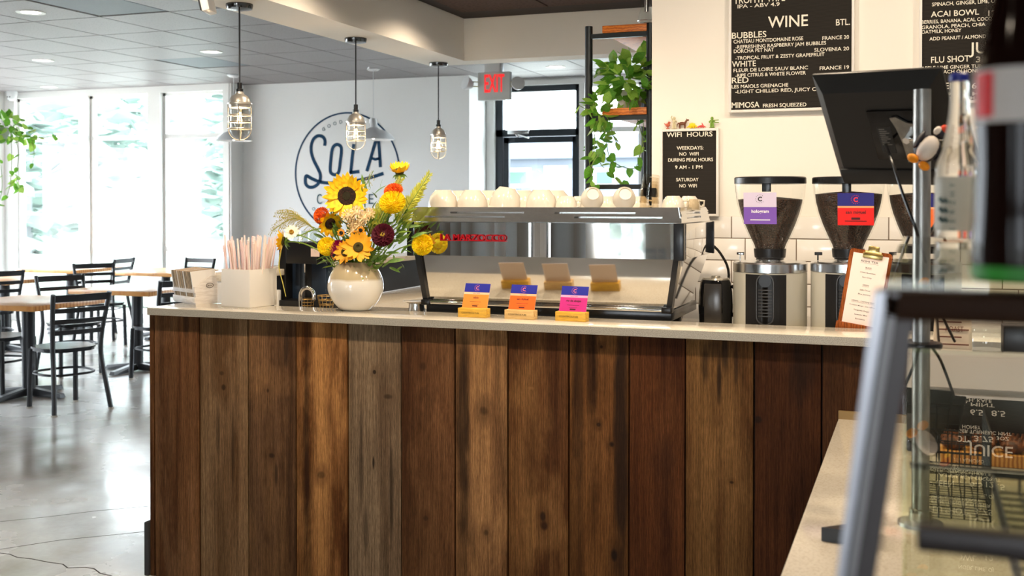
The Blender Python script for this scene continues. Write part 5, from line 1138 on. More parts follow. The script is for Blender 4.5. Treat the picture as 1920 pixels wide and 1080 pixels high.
# long bare stems
for (pts, m, l) in (([(604, 428), (585, 432), (560, 442), (532, 447)], green, 'pale green stem arching left to the turned sunflower'), ([(527, 468), (523, 500), (530, 530), (536, 556)], mat('dry_leaf', srgb(190, 176, 80), .6), 'long narrow dried leaf hanging at the far left of the bouquet')):
    thing('flower_stem', MB().tube(crom([headpos(a, b, .0) for a, b in pts], 5), .0035, 6, .0016), m, l, 'stem')

# brewer, faucet, baskets ------------------------------------------
YBc = 4.62; bluk = mat('brewer_blue_black', srgb(30, 44, 62), .35); tb_ = E('coffee_brewer', 'twin-head blue-black coffee brewer behind the bouquet', 'coffee brewer', (PY(567, 500, YBc).x, YBc, HW))
def bx(px0, px1, py0, py1, y0, y1, m, nm, z0=None): a = PY(px0, py1, y0); b = PY(px1, py0, y0); part(nm, MB().box(a.x, b.x, y0, y1, a.z if z0 is None else z0, b.z, .003), m, tb_)
bx(523, 536, 458, 575, YBc, YBc+.12, black_plastic, 'column', HW); bx(536, 563, 492, 575, YBc+.06, YBc+.10, bluk, 'back_panel', HW)
bx(536, 594, 455, 494, YBc-.05, YBc+.12, black_plastic, 'brew_head'); bx(584, 611, 494, 575, YBc+.03, YBc+.10, bluk, 'back_panel', HW); bx(572, 584, 494, 575, YBc+.04, YBc+.10, black_plastic, 'column', HW)
bx(596, 624, 452, 490, YBc-.02, YBc+.12, black_plastic, 'brew_head'); bx(523, 612, 566, 575, YBc-.06, YBc+.12, black_plastic, 'base', HW)
tg = PY(583, 481, YBc-.055); tg2 = PY(599, 466, YBc-.055)
tt = part('paper_tag', MB().box(tg.x, tg2.x, YBc-.056, YBc-.0545, tg.z, tg2.z), mat('tag_pink', srgb(222, 198, 186), .7), tb_, smooth=False)
for k in range(5):
    p = PY(558+k*8, 455, YBc+.0); zb_ = PY(560, 455, YBc-.05).z+.0005
    thing('drinking_glass', MB().lathe([(.0, 0), (.017, 0), (.021, .055), (.019, .055), (.016, .004), (0, .004)], c=(p.x, YBc+(.03 if k % 2 else -.01), zb_), n=16, cap=False), clear, ('leftmost', 'second', 'middle', 'fourth', 'rightmost')[k]+' clear glass in the row on top of the coffee brewer', 'glass', 'glasses on top of the brewer')
pf = PY(576, 566, 4.45); sf = mpp(pf)
fa = E('rinse_faucet', 'curved chrome faucet left of the vase', 'faucet', (pf.x, 4.45, HW)); fz = PY(576, 538, 4.45).z-HW
part('spout', MB().tube([(-.034, 0, 0), (-.036, 0, fz-.05)]+[(-.036*math.cos(a), 0, fz-.04+.036*math.sin(a)) for a in [k*PI/10 for k in range(11)]]+[(.036, 0, fz-.06)], .009, 12), chrome, fa, local=True); part('base', MB().cyl((-.034, 0, 0), (-.034, 0, .015), .018), chrome, fa, local=True)
def basket(px, y, r0, r1, h, label):
    p = PY(px, 560, y); mb = MB(); c = Vector((p.x, y, HW))
    for k in range(5): z = h*k/4; r = r0+(r1-r0)*k/4; mb.tube([c+Vector((r*math.cos(a), r*math.sin(a), z+.002)) for a in [j*PI/10 for j in range(20)]], .0022, 5, closed=True)
    for j in range(12): a = j*PI/6; mb.cyl(c+Vector((r0*math.cos(a), r0*math.sin(a), .002)), c+Vector((r1*math.cos(a), r1*math.sin(a), h)), .0015, n=5)
    thing('wire_basket', mb, mat('brass_wire2', srgb(178, 150, 96), .3, .85), label, 'basket', kind=None)
basket(577, 4.56, .028, .034, .06, 'small wire basket behind the chrome faucet'); basket(612, 4.5, .024, .042, .085, 'small flared wire basket left of the vase')
a = PZ(728, 574, HW); thing('drip_tray', MB().box(a.x+.02, a.x+.32, 4.16, 4.6, HW, HW+.012, .003), brushed, 'flat steel drip tray on the work surface left of the espresso machine', 'tray')
a = PY(772, 576, 4.25); thing('saucer', MB().lathe([(.0, 0), (.03, 0), (.06, .012), (.058, .014), (.03, .004), (0, .004)], c=(a.x, 4.3, HW+.085), n=28), cer, 'white round lid on the steel pitcher left of the espresso machine', 'lid')
thing('milk_pitcher', MB().lathe([(0, 0), (.036, 0), (.04, .03), (.034, .06), (.034, .084), (0, .0845)], c=(a.x, 4.3, HW+.0125), n=28), brushed, 'short steel pitcher on the drip tray', 'pitcher')

# ================================================================== CLIPBOARD
wcl = wood_mat('clipboard_wood', srgb(150, 78, 34), srgb(110, 52, 22), srgb(176, 100, 48), 77, bands=0); kb = PZ(1608, 612, HT); YK = kb.y-.005
def KP(px, py, lean=0): t_ = (612-py)*.00018; return PY(px, py, YK+t_)
cb = E('tea_clipboard', 'wooden clipboard stand with a tea list and brass clip on the worktop', 'clipboard', (kb.x, YK, HT))
c4 = [KP(1570, 607), KP(1650, 622), KP(1671, 474), KP(1586, 463)]; nrm = (c4[1]-c4[0]).cross(c4[3]-c4[0]).normalized(); nrm = nrm if nrm.y < 0 else -nrm
FK = frame(c4[0], c4[1]-c4[0], c4[3]-c4[0]); WK = (c4[1]-c4[0]).length; HK = (c4[3]-c4[0]).length; sh_ = (FK.inverted() @ c4[3]).x
def kpoly(x0, x1, y0, y1): return [(x0+sh_*0, y0), (x1, y0), (x1, y1), (x0, y1)]
FK2 = FK @ Matrix.Rotation(0, 4, 'Z')
rr_ = .012; pts = [(0, 0), (WK, 0), (WK, HK-rr_), (WK-rr_*.3, HK-rr_*.3), (WK-rr_, HK), (rr_, HK), (rr_*.3, HK-rr_*.3), (0, HK-rr_)]
part('board', MB().prism(pts, -.008, FK2), wcl, cb, smooth=False)
part('ledge', MB().box(-.004, WK+.004, -.016, .012, -.012, .022, .002, FK2), wcl, cb)
part('paper', MB().box(.014, WK-.012, .012, HK-.014, .0003, .0012, M=FK2), mat('list_paper', srgb(238, 224, 216), .7), cb, smooth=False)
bras = mat('brass_clip', srgb(196, 172, 110), .25, .9)
part('clip', MB().box(WK*.32, WK*.78, HK-.028, HK-.008, .001, .006, .002, FK2).box(WK*.42, WK*.68, HK-.012, HK+.018, .003, .012, .003, FK2), bras, cb); part('clip_roll', MB().cyl(FK2 @ Vector((WK*.36, HK-.006, .008)), FK2 @ Vector((WK*.74, HK-.006, .008)), .006), bras, cb)
part('prop_leg', MB().hexa([FK2 @ Vector(p) for p in ((WK*.4, HK*.6, -.009), (WK*.6, HK*.6, -.009), (WK*.6, HK*.6, -.015), (WK*.4, HK*.6, -.015))], [Vector((FK2 @ Vector((WK*.4, 0, 0))).xy.to_3d())+Vector((0, .10, HT+.001)), Vector((FK2 @ Vector((WK*.6, 0, 0))).xy.to_3d())+Vector((0, .10, HT+.001)), Vector((FK2 @ Vector((WK*.6, 0, 0))).xy.to_3d())+Vector((0, .106, HT+.001)), Vector((FK2 @ Vector((WK*.4, 0, 0))).xy.to_3d())+Vector((0, .106, HT+.001))]), wcl, cb, smooth=False)
tin = mat('list_ink', srgb(50, 40, 40), .7)
for i, (tx_, yf, hs, wf_) in enumerate((('RISHI TEA', .865, 1.3, .50), ('BLACK', .79, .85, .18), ('China Breakfast', .725, .8, .45), ('Earl Grey', .665, .8, .27), ('GREEN', .565, .85, .18), ('Jade Cloud', .5, .8, .3), ('Blue Jasmine', .445, .8, .36), ('HERBAL - CAFFEINE FREE', .35, .85, .66), ('Turmeric Mango - low caffeine', .295, .8, .76), ('Tangerine Ginger', .235, .8, .46), ('Lavender Mint', .18, .8, .37), ('Eucalyptus', .125, .8, .28))):
    text(tx_, FK2 @ Matrix.Translation((0, 0, .0013)), .0052*hs*1.1, tin, cb, w=WK*.8*wf_, x=WK*.5, y=HK*yf-.006, depth=.0002, align='C', bold=.005)
for yf, wf_ in ((.855, .42), (.782, .16), (.557, .16), (.342, .54)): part('underline', MB().box(WK*.5-WK*wf_/2, WK*.5+WK*wf_/2, HK*yf-.0068, HK*yf-.0062, .0013, .0015, M=FK2), tin, cb, smooth=False)

# ================================================================== MONITOR ON POLE
mc = PD(1664.5, 238.9, 2.66); psi = -.748; rt = (_r*math.cos(psi)+_F*math.sin(psi)*1); rt = Vector((rt.x, rt.y, 0)).normalized(); rt = (rt*math.cos(.0305)+Vector((0, 0, -1))*math.sin(.0305)*1).normalized()
hn = Vector((rt.y, -rt.x, 0)).normalized(); up_ = (Vector((0, 0, 1))*math.cos(.616)+hn*math.sin(.616)); FM = frame(mc, rt, up_)
mo = E('pos_monitor', 'black touchscreen monitor seen from behind, mounted on the steel pole', 'monitor', mc)
mw, mh = .161, .155
bk = mat('monitor_black', (.016, .015, .014), .4, bump=(500, .1, .0005))
part('bezel', MB().box(-mw, mw, -mh, mh, -.012, -.002, .003, FM), bk, mo)
part('back_shell', MB().hexa([FM @ Vector(p) for p in ((-mw+.002, -mh+.002, -.002), (mw-.002, -mh+.002, -.002), (mw-.002, mh-.002, -.002), (-mw+.002, mh-.002, -.002))], [FM @ Vector(p) for p in ((-mw+.03, -mh+.035, .024), (mw-.03, -mh+.035, .024), (mw-.03, mh-.04, .024), (-mw+.03, mh-.04, .024))]), bk, mo, ang=20)
part('chin', MB().box(-mw+.02, mw-.02, -mh+.004, -mh+.05, .0, .030, .006, FM), bk, mo)
part('mount_recess', MB().box(-.03, .115, -.075, .065, .024, .030, .004, FM), black_gloss, mo); part('rating_label', MB().box(-.012, .022, -.055, .02, .030, .0306, M=FM), blk_, mo, smooth=False)
for k in range(9): part('label_print', MB().box(-.008, .006+.01*((k*7) % 3)/2, .013-k*.0055, .0145-k*.0055, .0306, .0308, M=FM), mat('grey_print', srgb(150, 145, 135), .6), mo, smooth=False)
part('bracket_plate', MB().prism([(.03, .05), (.045, .052), (.07, .035), (.11, .03), (.11, -.03), (.075, -.045), (.066, -.075), (.05, -.075), (.047, -.02), (.04, .02)], .006, FM @ Matrix.Translation((0, 0, .033))), galv, mo, smooth=False)
part('bracket_bolt', MB().cyl(FM @ Vector((.068, .0, .036)), FM @ Vector((.068, .0, .062)), .009, n=6).cyl(FM @ Vector((.068, .0, .05)), FM @ Vector((.15, .0, .05)), .006), chrome, mo)
pp = PD(1728.5, 300, 2.50); pole_x, pole_y = pp.x, pp.y
pl = E('steel_pole', 'galvanised pole rising from the side counter beside the monitor', 'pole', (pole_x, pole_y, .892)); ztp = PD(1728, 168, 2.5).z
part('tube', MB().lathe([(.0195, .892), (.0195, ztp), (.0165, ztp), (.0165, ztp-.05)], c=(pole_x, pole_y, 0), n=28, cap=False), galv, pl)
part('flange', MB().lathe([(.05, .892), (.05, .9), (.025, .905), (.025, .93), (.0197, .932)], c=(pole_x, pole_y, 0), n=28, cap=False), galv, pl)
zc_ = PD(1728, 652, 2.5).z; part('collar', MB().lathe([(.02, 0), (.045, .0), (.047, .006), (.045, .012), (.02, .014)], c=(pole_x, pole_y, zc_), n=28, cap=False), black_plastic, pl)
thing('monitor_cable', MB().tube(crom([FM @ Vector((.0, -.03, .031)), PD(1672, 300, 2.52), PD(1695, 370, 2.46), PD(1722, 445, 2.44), PD(1752, 560, 2.6), PD(1760, 640, 2.9), PD(1768, 700, 3.1)], 6), .0035), black_plastic, 'black cable hanging from the monitor past the steel pole', 'cable')
thing('scanner_cable', MB().tube(crom([PD(1790, 330, 2.7), PD(1765, 400, 2.66), PD(1738, 450, 2.62), PD(1735, 520, 2.6), PD(1790, 640, 3.0)], 6), .0035), black_plastic, 'second black cable curving right of the steel pole', 'cable')
# penguin toy
pg = PD(1740, 278, 2.42); spg = mpp(pg)*1.15; t = E('penguin_toy', 'small toy penguin with orange feet perched on the steel pole', 'toy', pg)
Mg = frame(pg, _r*math.cos(.55)+Vector((0, 0, 1))*math.sin(.55)*-1, Vector((0, 0, 1))*math.cos(.55)+_r*math.sin(.55)); Mg = frame(pg, (_r*math.cos(-.6)+Vector((0, 0, 1))*math.sin(-.6)), (Vector((0, 0, 1))*math.cos(-.6)-_r*math.sin(-.6)))
u = spg; part('body', MB().ell((0, 0, -.006), 21*u, 17*u, 31*u if 0 else 20*u, 16, 10, M=Mg @ Matrix.Scale(1.4, 4, (0, 1, 0))), mat('penguin_black', srgb(30, 28, 40), .5), t)
part('belly', MB().ell((-2*u, -2*u, 6*u), 15.5*u, 23*u, 14*u, 14, 8, M=Mg), mat('penguin_white', srgb(225, 215, 205), .6), t)
part('head', MB().ell((3*u, 32*u, 2*u), 12*u, 11*u, 11*u, 14, 8, M=Mg), mat('penguin_black', srgb(30, 28, 40), .5), t)
part('cheek', MB().ell((-5*u, 31*u, 6*u), 6*u, 8*u, 7*u, 10, 6, M=Mg), mat('penguin_white', srgb(225, 215, 205), .6), t)
part('crest', MB().ell((5*u, 39*u, 8*u), 10*u, 8*u, 9*u, 10, 6, M=Mg), mat('penguin_red', srgb(214, 60, 24), .5), t); part('beak', MB().ell((11*u, 33*u, 9*u), 9*u, 3.5*u, 4*u, 10, 6, M=Mg), mat('penguin_yellow', srgb(240, 190, 30), .5), t)
for sx in (-1, 1): part('foot', MB().ell((sx*11*u-2*u, -29*u, 7*u), 10*u, 7*u, 9*u, 12, 7, M=Mg), mat('penguin_orange', srgb(244, 150, 10), .5), t)
for sx in (-1, 1): part('flipper', MB().ell((sx*20*u, 4*u, 0), 4*u, 17*u, 8*u, 10, 6, M=Mg), mat('penguin_black', srgb(30, 28, 40), .5), t)

# ================================================================== PASTRY CASE
YC0, YC1, XCs, XCe = .73, 1.65, -.02, .85; ZD = EYE-.055; ZG = EYE-.211; ZS3 = EYE-.369
pc = E('pastry_case', 'glass pastry case with dark frame standing on the side counter at right', 'display case', ((XCs+XCe)/2, 1.3, .892))
casem = mat('case_frame_dark', srgb(44, 38, 38), .35, .3); silv = mat('case_silver_edge', srgb(150, 151, 158), .3, .5); brnb = mat('case_top_bar', srgb(44, 26, 14), .5, spec=.1)
def post(xt0, xt1, xb0, xb1, y0, y1, m, nm):
    a0, a1 = PY(xt0, 545, YC0), PY(xt1, 545, YC0); c0_, c1_ = PY(xb0, 1080, YC0), PY(xb1, 1080, YC0); f_ = lambda a, c: a+(c-a)*((EYE-.90+.15-a.z+.0-.0)/(c.z-a.z)) if 0 else a+(c-a)*((.95-a.z)/(c.z-a.z))
    d0, d1 = f_(a0, c0_), f_(a1, c1_); A = [Vector((p.x, y0, p.z)) for p in (d0, d1, a1, a0)]; part(nm, MB().hexa(A, [Vector((p.x, y1, p.z)) for p in A]), m, pc, smooth=False)
post(1640, 1664, 1569, 1584, YC0-.012, YC0+.02, silv, 'edge_trim'); post(1664, 1672, 1584, 1590, YC0-.006, YC0+.02, black_plastic, 'gasket'); post(1672, 1686, 1590, 1604, YC0-.012, YC0+.02, mat('case_grey_strip', srgb(120, 118, 120), .4, .3), 'edge_strip'); post(1686, 1722, 1604, 1641, YC0-.010, YC0+.022, casem, 'corner_post')
a = PY(1650, 545, YC0); zbt, zbb = PY(1700, 556, YC0).z, PY(1700, 600, YC0).z
part('top_bar', MB().box(a.x-.0, XCe, YC0-.012, YC0+.03, zbb, ZD-.001, .003), brnb, pc)
part('deck_glass', MB().box(XCs, XCe, YC0, YC1, ZD-.001, ZD+.005), greenglass, pc, smooth=False)
part('middle_glass', MB().box(XCs+.008, XCe-.01, YC0+.02, YC1, ZG-.004, ZG+.002), greenglass, pc, smooth=False)
edg = mat('glass_edge_green', srgb(150, 158, 128), .2)
part('glass_edge', MB().box(XCs+.008, XCe-.01, YC1, YC1+.002, ZG-.004, ZG+.002), edg, pc, smooth=False)
part('shelf_rail', MB().box(XCs+.02, XCe-.01, YC0+.005, YC0+.022, ZG-.011, ZG+.004, .002), casem, pc)
part('lower_shelf', MB().box(XCs+.008, XCe-.01, YC0+.02, YC1-.02, ZS3-.006, ZS3), greenglass, pc, smooth=False); part('shelf_lip', MB().box(XCs+.01, XCe-.01, YC1-.02, YC1-.012, ZS3-.007, ZS3+.001), casem, pc, smooth=False)
part('case_base', MB().box(-.20, XCe, YC0-.01, YC1+.01, .892, .95, .004), casem, pc)
part('end_frame', MB().box(XCe-.02, XCe, YC0, YC1, .95, ZD-.001), casem, pc, smooth=False)
part('far_post', MB().box(XCs, XCs+.006, YC1, YC1+.006, .95, ZD-.001), greenglass, pc, smooth=False)
# bottles on the deck
zdk = ZD+.005
pb = PZ(1797, 450, zdk); s = mpp(Vector((pb.x, pb.y, EYE))); hz = lambda y: (450-y)*s
wb = E('water_bottle', 'clear glass bottle with a blue cap and pale printed label, on the case top', 'bottle', (pb.x, pb.y, zdk)); r = lambda q: q*s
botg = mat('bottle_glass', (.97, .985, .97), .0, trans=1.0, ior=1.33)
part('glass', MB().lathe([(0, .002), (r(36), .002), (r(41), hz(446)), (r(42.5), hz(420)), (r(42), hz(330)), (r(40), hz(308)), (r(31), hz(285)), (r(24), hz(250)), (r(18.5), hz(215)), (r(16), hz(180)), (r(16.5), hz(160)), (r(15), hz(150))], n=40, cap=False), botg, wb, local=True)
part('cap', MB().lathe([(r(17), hz(153)), (r(18), hz(151)), (r(17), hz(140)), (r(13), hz(137)), (0, hz(136.5))], n=24), mat('cap_blue', srgb(30, 40, 140), .4), wb, local=True)
part('label', MB().lathe([(r(42.8), hz(432)), (r(42.9), hz(400)), (r(42.7), hz(332))], n=40, cap=False), mat('pale_label', srgb(206, 200, 184), .5, alpha=.85), wb, local=True)
dk = mat('label_print_dark', srgb(60, 84, 84), .6)
FB = Vector((pb.x, pb.y, 0)).normalized(); RB = Vector((FB.y, -FB.x, 0))
def cyl_pt(off, y, rr=43.4):
    a = math.asin(off/rr); d = (RB*math.sin(a)-FB*math.cos(a)); return d*rr*s+Vector((0, 0, hz(y)))
for k in range(3):
    part('zigzag_mark', MB().tube([cyl_pt(-26+dx, 372+k*18+dy) for dx, dy in ((-6, 0), (-1, 6), (3, 2), (7, 8))], .0028, 5), dk, wb, local=True)
WL[wb.name], sv = Vector((0, 0, 0)), WL[wb.name]
for k, ch in enumerate('SERZHY'):
    p = cyl_pt(-6, 432-k*16, 43.6); text(ch, frame(p, Vector((0, 0, 1)), -RB), .0065, dk, wb, depth=.0003)
WL[wb.name] = sv
pb2 = PD(1797, 452, 1.3)
pk_ = PZ(1912, 532, zdk); s2 = mpp(Vector((pk_.x, pk_.y, EYE))); h2 = lambda y: (532-y)*s2; q2_ = lambda q: q*s2
ck = E('cola_bottle', 'dark glass soda bottle with a red and white neck label, closest to the camera', 'bottle', (pk_.x, pk_.y, zdk))
dglass = mat('cola_glass', (.008, .003, .002), .07, spec=.12)
part('glass', MB().lathe([(0, .001), (q2_(74), .001), (q2_(84), h2(522)), (q2_(87), h2(480)), (q2_(82), h2(400)), (q2_(79), h2(320)), (q2_(80), h2(260)), (q2_(82), h2(225)), (q2_(80), h2(150)), (q2_(72), h2(90)), (q2_(56), h2(20)), (q2_(40), h2(-60)), (q2_(33), h2(-130)), (q2_(33), h2(-160)), (0, h2(-161))], n=48), dglass, ck, local=True)
part('cap', MB().lathe([(q2_(36), h2(-156)), (q2_(36), h2(-172)), (q2_(28), h2(-178)), (0, h2(-178))], n=24), mat('cap_red', srgb(180, 20, 24), .4), ck, local=True)
part('label', MB().lathe([(q2_(83.5), h2(232)), (q2_(83), h2(180)), (q2_(80.5), h2(132))], n=48, cap=False), mat('label_paper', srgb(196, 190, 186), .6), ck, local=True)
rd = MB(); FC = Vector((pk_.x, pk_.y, 0)).normalized(); RC = Vector((FC.y, -FC.x, 0))
for i in range(6):
    a, b = -76+i*5, -71+i*5
    def cp2(off, y, rr=84.5): an = math.asin(off/rr); d = (RC*math.sin(an)-FC*math.cos(an)); return d*rr*s2+Vector((0, 0, h2(y)))
    A = [cp2(a, 222), cp2(b, 222), cp2(b, 140, 82.5), cp2(a, 140, 82.5)]; rd.hexa(A, [p*1.003 for p in A])
part('label_red_block', rd, mat('label_red2', srgb(208, 14, 24), .5), ck, local=True, smooth=False)
part('green_band', MB().lathe([(q2_(84.6), h2(523)), (q2_(86.5), h2(505)), (q2_(87.2), h2(497))], n=48, cap=False), mat('bottle_green_band', srgb(40, 130, 40), .5), ck, local=True)

# things beyond the case -------------------------------------------
a = PY(1703, 690, 3.5); YR = 3.45
zbx = PY(1800, 668, YR).z
thing('cash_drawer', MB().box(PY(1700, 700, YR).x, .95, YR, 3.84, .892, zbx, .006), black_plastic, 'low black cash drawer cabinet on the side counter, behind the pastry case', 'cash drawer')
p = PY(1786, 660, YR+.12); bg = E('coffee_bag', 'white coffee bag with brown print behind the pastry case glass', 'bag', (p.x, YR+.14, zbx)); s = mpp(p)
part('bag', MB().hexa([(p.x-.055, YR+.10, zbx), (p.x+.055, YR+.10, zbx), (p.x+.055, YR+.17, zbx), (p.x-.055, YR+.17, zbx)], [(p.x-.05, YR+.125, zbx+.17), (p.x+.05, YR+.125, zbx+.17), (p.x+.05, YR+.14, zbx+.17), (p.x-.05, YR+.14, zbx+.17)]), mat('bag_paper', srgb(214, 196, 170), .6), bg, smooth=False)
pbn = mat('bag_print', srgb(110, 60, 44), .6)
for k in range(7): part('print_band', MB().box(p.x-.045, p.x+.045-.02*(k % 2), YR+.098+.0035*k, YR+.0985+.0035*k, zbx+.02+k*.022, zbx+.024+k*.022), pbn, bg, smooth=False)
text('ROAST', frame((p.x-.02, YR+.107, zbx+.06), (1, 0, 0), (0, 0, 1)), .016, pbn, bg, w=.05, depth=.002)
p = PY(1850, 660, YR+.1); thing('glass_jar', MB().lathe([(0, 0), (.048, 0), (.052, .01), (.052, .05), (.046, .062), (.046, .075), (.044, .075), (.044, .062), (.049, .05), (.049, .01), (0, .004)], c=(p.x, YR+.12, zbx), n=32, cap=False), clear, 'open round glass jar on the black cabinet behind the case', 'jar')
p = PY(1915, 650, YR+.05); thing('card_reader', MB().box(p.x-.05, p.x+.08, YR+.03, YR+.13, zbx, zbx+.09, .006), black_plastic, 'black box at the right edge, beside the glass jar', 'card reader')
# wood board with pastries
wbz = .892; p = PZ(1845, 850, wbz+.03); wd = E('serving_board', 'thick striped wooden board holding pastries on the side counter', 'board', (p.x, p.y, wbz))
part('board', MB().box(p.x-.115, p.x+.115, p.y-.03, p.y+.12, wbz, wbz+.035, .003), wave_mat('striped_board', srgb(206, 150, 74), srgb(150, 92, 34), 28, 'X', .5, dist=1.5), wd)
for k in range(6):
    x = p.x-.08+(k % 3)*.078; y = p.y+.01+(k//3)*.065; m_ = MB().ell((x, y, wbz+.053), .034, .027, .02, 16, 8)
    for j in range(5): m_.tube([(x-.025+.0125*j, y-.022, wbz+.058), (x-.02+.0125*j, y, wbz+.075), (x-.015+.0125*j, y+.022, wbz+.058)], .004, 6)
    thing('pastry', m_, mat('baked_pastry', srgb(120, 66, 30), .5, nz=((60, 60, 60), srgb(70, 34, 16), .45, .6)), 'glazed brown pastry at the '+('front left', 'front middle', 'front right', 'back left', 'back middle', 'back right')[k]+' of the wooden board', 'pastry', 'pastries on the wooden board')
def wirebox(x0, x1, y0, y1, z0, z1, sp, label, name='wire_rack'):
    mb = MB(); rr = .0016; nxs = int((x1-x0)/sp); nys = int((y1-y0)/sp); nzs = max(1, int((z1-z0)/sp))
    for i in range(nxs+1): x = x0+(x1-x0)*i/nxs; mb.tube([(x, y0, z1), (x, y0, z0), (x, y1, z0), (x, y1, z1)], rr, 4)
    for j in range(nys+1): y = y0+(y1-y0)*j/nys; mb.tube([(x0, y, z1), (x0, y, z0), (x1, y, z0), (x1, y, z1)], rr, 4)
    for k in range(1, nzs+1): z = z0+(z1-z0)*k/nzs; mb.tube([(x0, y0, z), (x1, y0, z), (x1, y1, z), (x0, y1, z)], rr*(1.6 if k == nzs else 1), 4, closed=True)
    return thing(name, mb, black_metal, label, 'wire basket')
wirebox(.09, .58, .95, 1.50, ZS3+.002, ZS3+.022, .03, 'black wire basket inside the pastry case', 'wire_basket')
wirebox(.02, .16, 2.75, 3.1, .893, 1.10, .025, 'tall black wire basket on the side counter behind the case', 'wire_basket')
a = PZ(1540, 1015, .892); b = PZ(1600, 965, .892)
thing('napkin_tray', MB().prism([(0, 0), (.11, -.012), (.11, .10)], .03, Matrix.Translation((a.x, a.y, .893))), black_plastic, 'corner of a black tray lying on the side counter by the case post', 'tray', smooth=False)

# ================================================================== SHELF WITH POTHOS
YSf = 5.6; xl_, xr_ = PY(1104, 200, YSf).x, PY(1219, 200, YSf).x; zsh = lambda y: PY(1160, y, YSf).z; pipe = mat('iron_pipe', srgb(44, 48, 50), .4, .6)
sf_ = E('pipe_shelf', 'tall black pipe shelf with thick wood boards left of the tiled wall', 'shelf', ((xl_+xr_)/2, 6.2, 0))
for x in (xl_, xr_):
    for y in (YSf, 6.9): part('post', MB().cyl((x, y, 0), (x, y, PY(1104, 50, YSf).z), .0205, n=18), pipe, sf_)
for i, yy_ in enumerate((66, 221, 350)):
    z = zsh(yy_)
    for y in (YSf, 6.9): part('crossbar', MB().box(xl_, xr_, y-.012, y+.012, z-.013, z+.012), pipe, sf_, smooth=False)
    if i < 2: part('shelf_board', MB().box(PY(1131, 50, YSf).x, PY(1214, 50, YSf).x, YSf-.02, 6.95, z+.013, z+.013+.038, .002), wave_mat('shelf_board', srgb(226, 132, 46), srgb(186, 92, 24), 22, 'Z', .45, dist=6), sf_)
# pot and vines
heart = [(0, 0), (.10, .30), (.34, .46), (.62, .36), (.86, .14), (1.0, 0)]
def leaf_mesh(nm, m, L):
    vs = [(0, 0, 0)]; fs = []
    mid = [(t, 0, -.05*math.sin(PI*t)) for t in (0, .34, .62, .86, 1.0)]; up1 = [(-.08, .28, .02), (.30, .42, .04), (.60, .33, .02), (.85, .13, 0)]
    vs = [Vector(p)*L for p in mid]+[Vector(p)*L for p in up1]+[Vector((p[0], -p[1], p[2]))*L for p in up1]
    fs = [(0, 5, 6, 1), (1, 6, 7, 2), (2, 7, 8, 3), (3, 8, 4), (0, 1, 10, 9), (1, 2, 11, 10), (2, 3, 12, 11), (3, 4, 12)]
    me = bpy.data.meshes.new(nm); me.from_pydata([tuple(v) for v in vs], [], fs); me.materials.append(m); me.polygons.foreach_set('use_smooth', [True]*len(fs)); return me
def leafmat(nm, c, c2):
    m = mat(nm, c, .38, nz=((14, 14, 14), c2, .45, .6)); b = m.node_tree.nodes['Principled BSDF']; b.inputs['Transmission Weight'].default_value = 0.0
    N, L = nodes_of(m); tr = N.new('ShaderNodeBsdfTranslucent'); tr.inputs[0].default_value = (*[min(1, v*1.6) for v in c2], 1); mx = N.new('ShaderNodeMixShader'); mx.inputs[0].default_value = .35
    o = N['Material Output']; L.new(b.outputs[0], mx.inputs[1]); L.new(tr.outputs[0], mx.inputs[2]); L.new(mx.outputs[0], o.inputs[0]); return m
lmA = leafmat('pothos_leaf', srgb(58, 112, 34), srgb(104, 158, 52)); lmB = leafmat('pothos_leaf_pale', srgb(118, 160, 62), srgb(156, 190, 84))
def vine_plant(name, label, origin, Y0, vines, cluster, lsize, seed, potpx, spreadY=.12):
    rnd = random.Random(seed); pt = E(name, label, 'plant', origin); la, lb = leaf_mesh('leaf', lmA, 1), leaf_mesh('leaf', lmB, 1)
    def leaf(p, d, L):
        o = bpy.data.objects.new('leaf', la if rnd.random() < .62 else lb); C.objects.link(o); o.parent = pt
        M = Matrix.Translation(p) @ Vector(d).normalized().to_track_quat('X', 'Z').to_matrix().to_4x4() @ Matrix.Rotation(rnd.uniform(-1.0, 1.0), 4, 'X') @ Matrix.Scale(L, 4)
        o.matrix_local = Matrix.Translation(-wloc(pt)) @ M
    for v in vines:
        yo = rnd.uniform(-spreadY, spreadY*.3); pts = crom([PY(a, b, Y0+yo+rnd.uniform(-.01, .01)) for a, b in v], 5); part('vine', MB().tube(pts, .0022 if Y0 < 7 else .003, 5), mat('vine_green', srgb(112, 130, 60), .6), pt)
        for i in range(2, len(pts), 3): s_ = mpp(pts[i]); leaf(pts[i], (rnd.uniform(-1, 1), rnd.uniform(-1, .2), rnd.uniform(-1.3, .1)), lsize*s_*rnd.uniform(.7, 1.15))
    for (cx_, cy_, rx_, ry_, n) in cluster:
        for k in range(n):
            a = rnd.uniform(0, 2*PI); q = rnd.random()**.6; p = PY(cx_+rx_*q*math.cos(a), cy_+ry_*q*math.sin(a), Y0+rnd.uniform(-spreadY, spreadY)); s_ = mpp(p)
            leaf(p, (math.cos(a)+rnd.uniform(-.6, .6), rnd.uniform(-1, .2), -math.sin(a)*.7+rnd.uniform(-.7, .5)), lsize*s_*rnd.uniform(.75, 1.25))
    return pt
zp = zsh(221)+.052; xpot = PY(1180, 170, YSf+.1).x
thing('plant_pot', MB().lathe([(0, 0), (.055, 0), (.075, .09), (.08, .10), (.07, .10), (.066, .085), (0, .08)], c=(xpot, YSf+.11, zp), n=28), mat('pot_grey', srgb(188, 184, 176), .6), 'pale pot on the middle shelf hidden under the trailing leaves', 'pot')
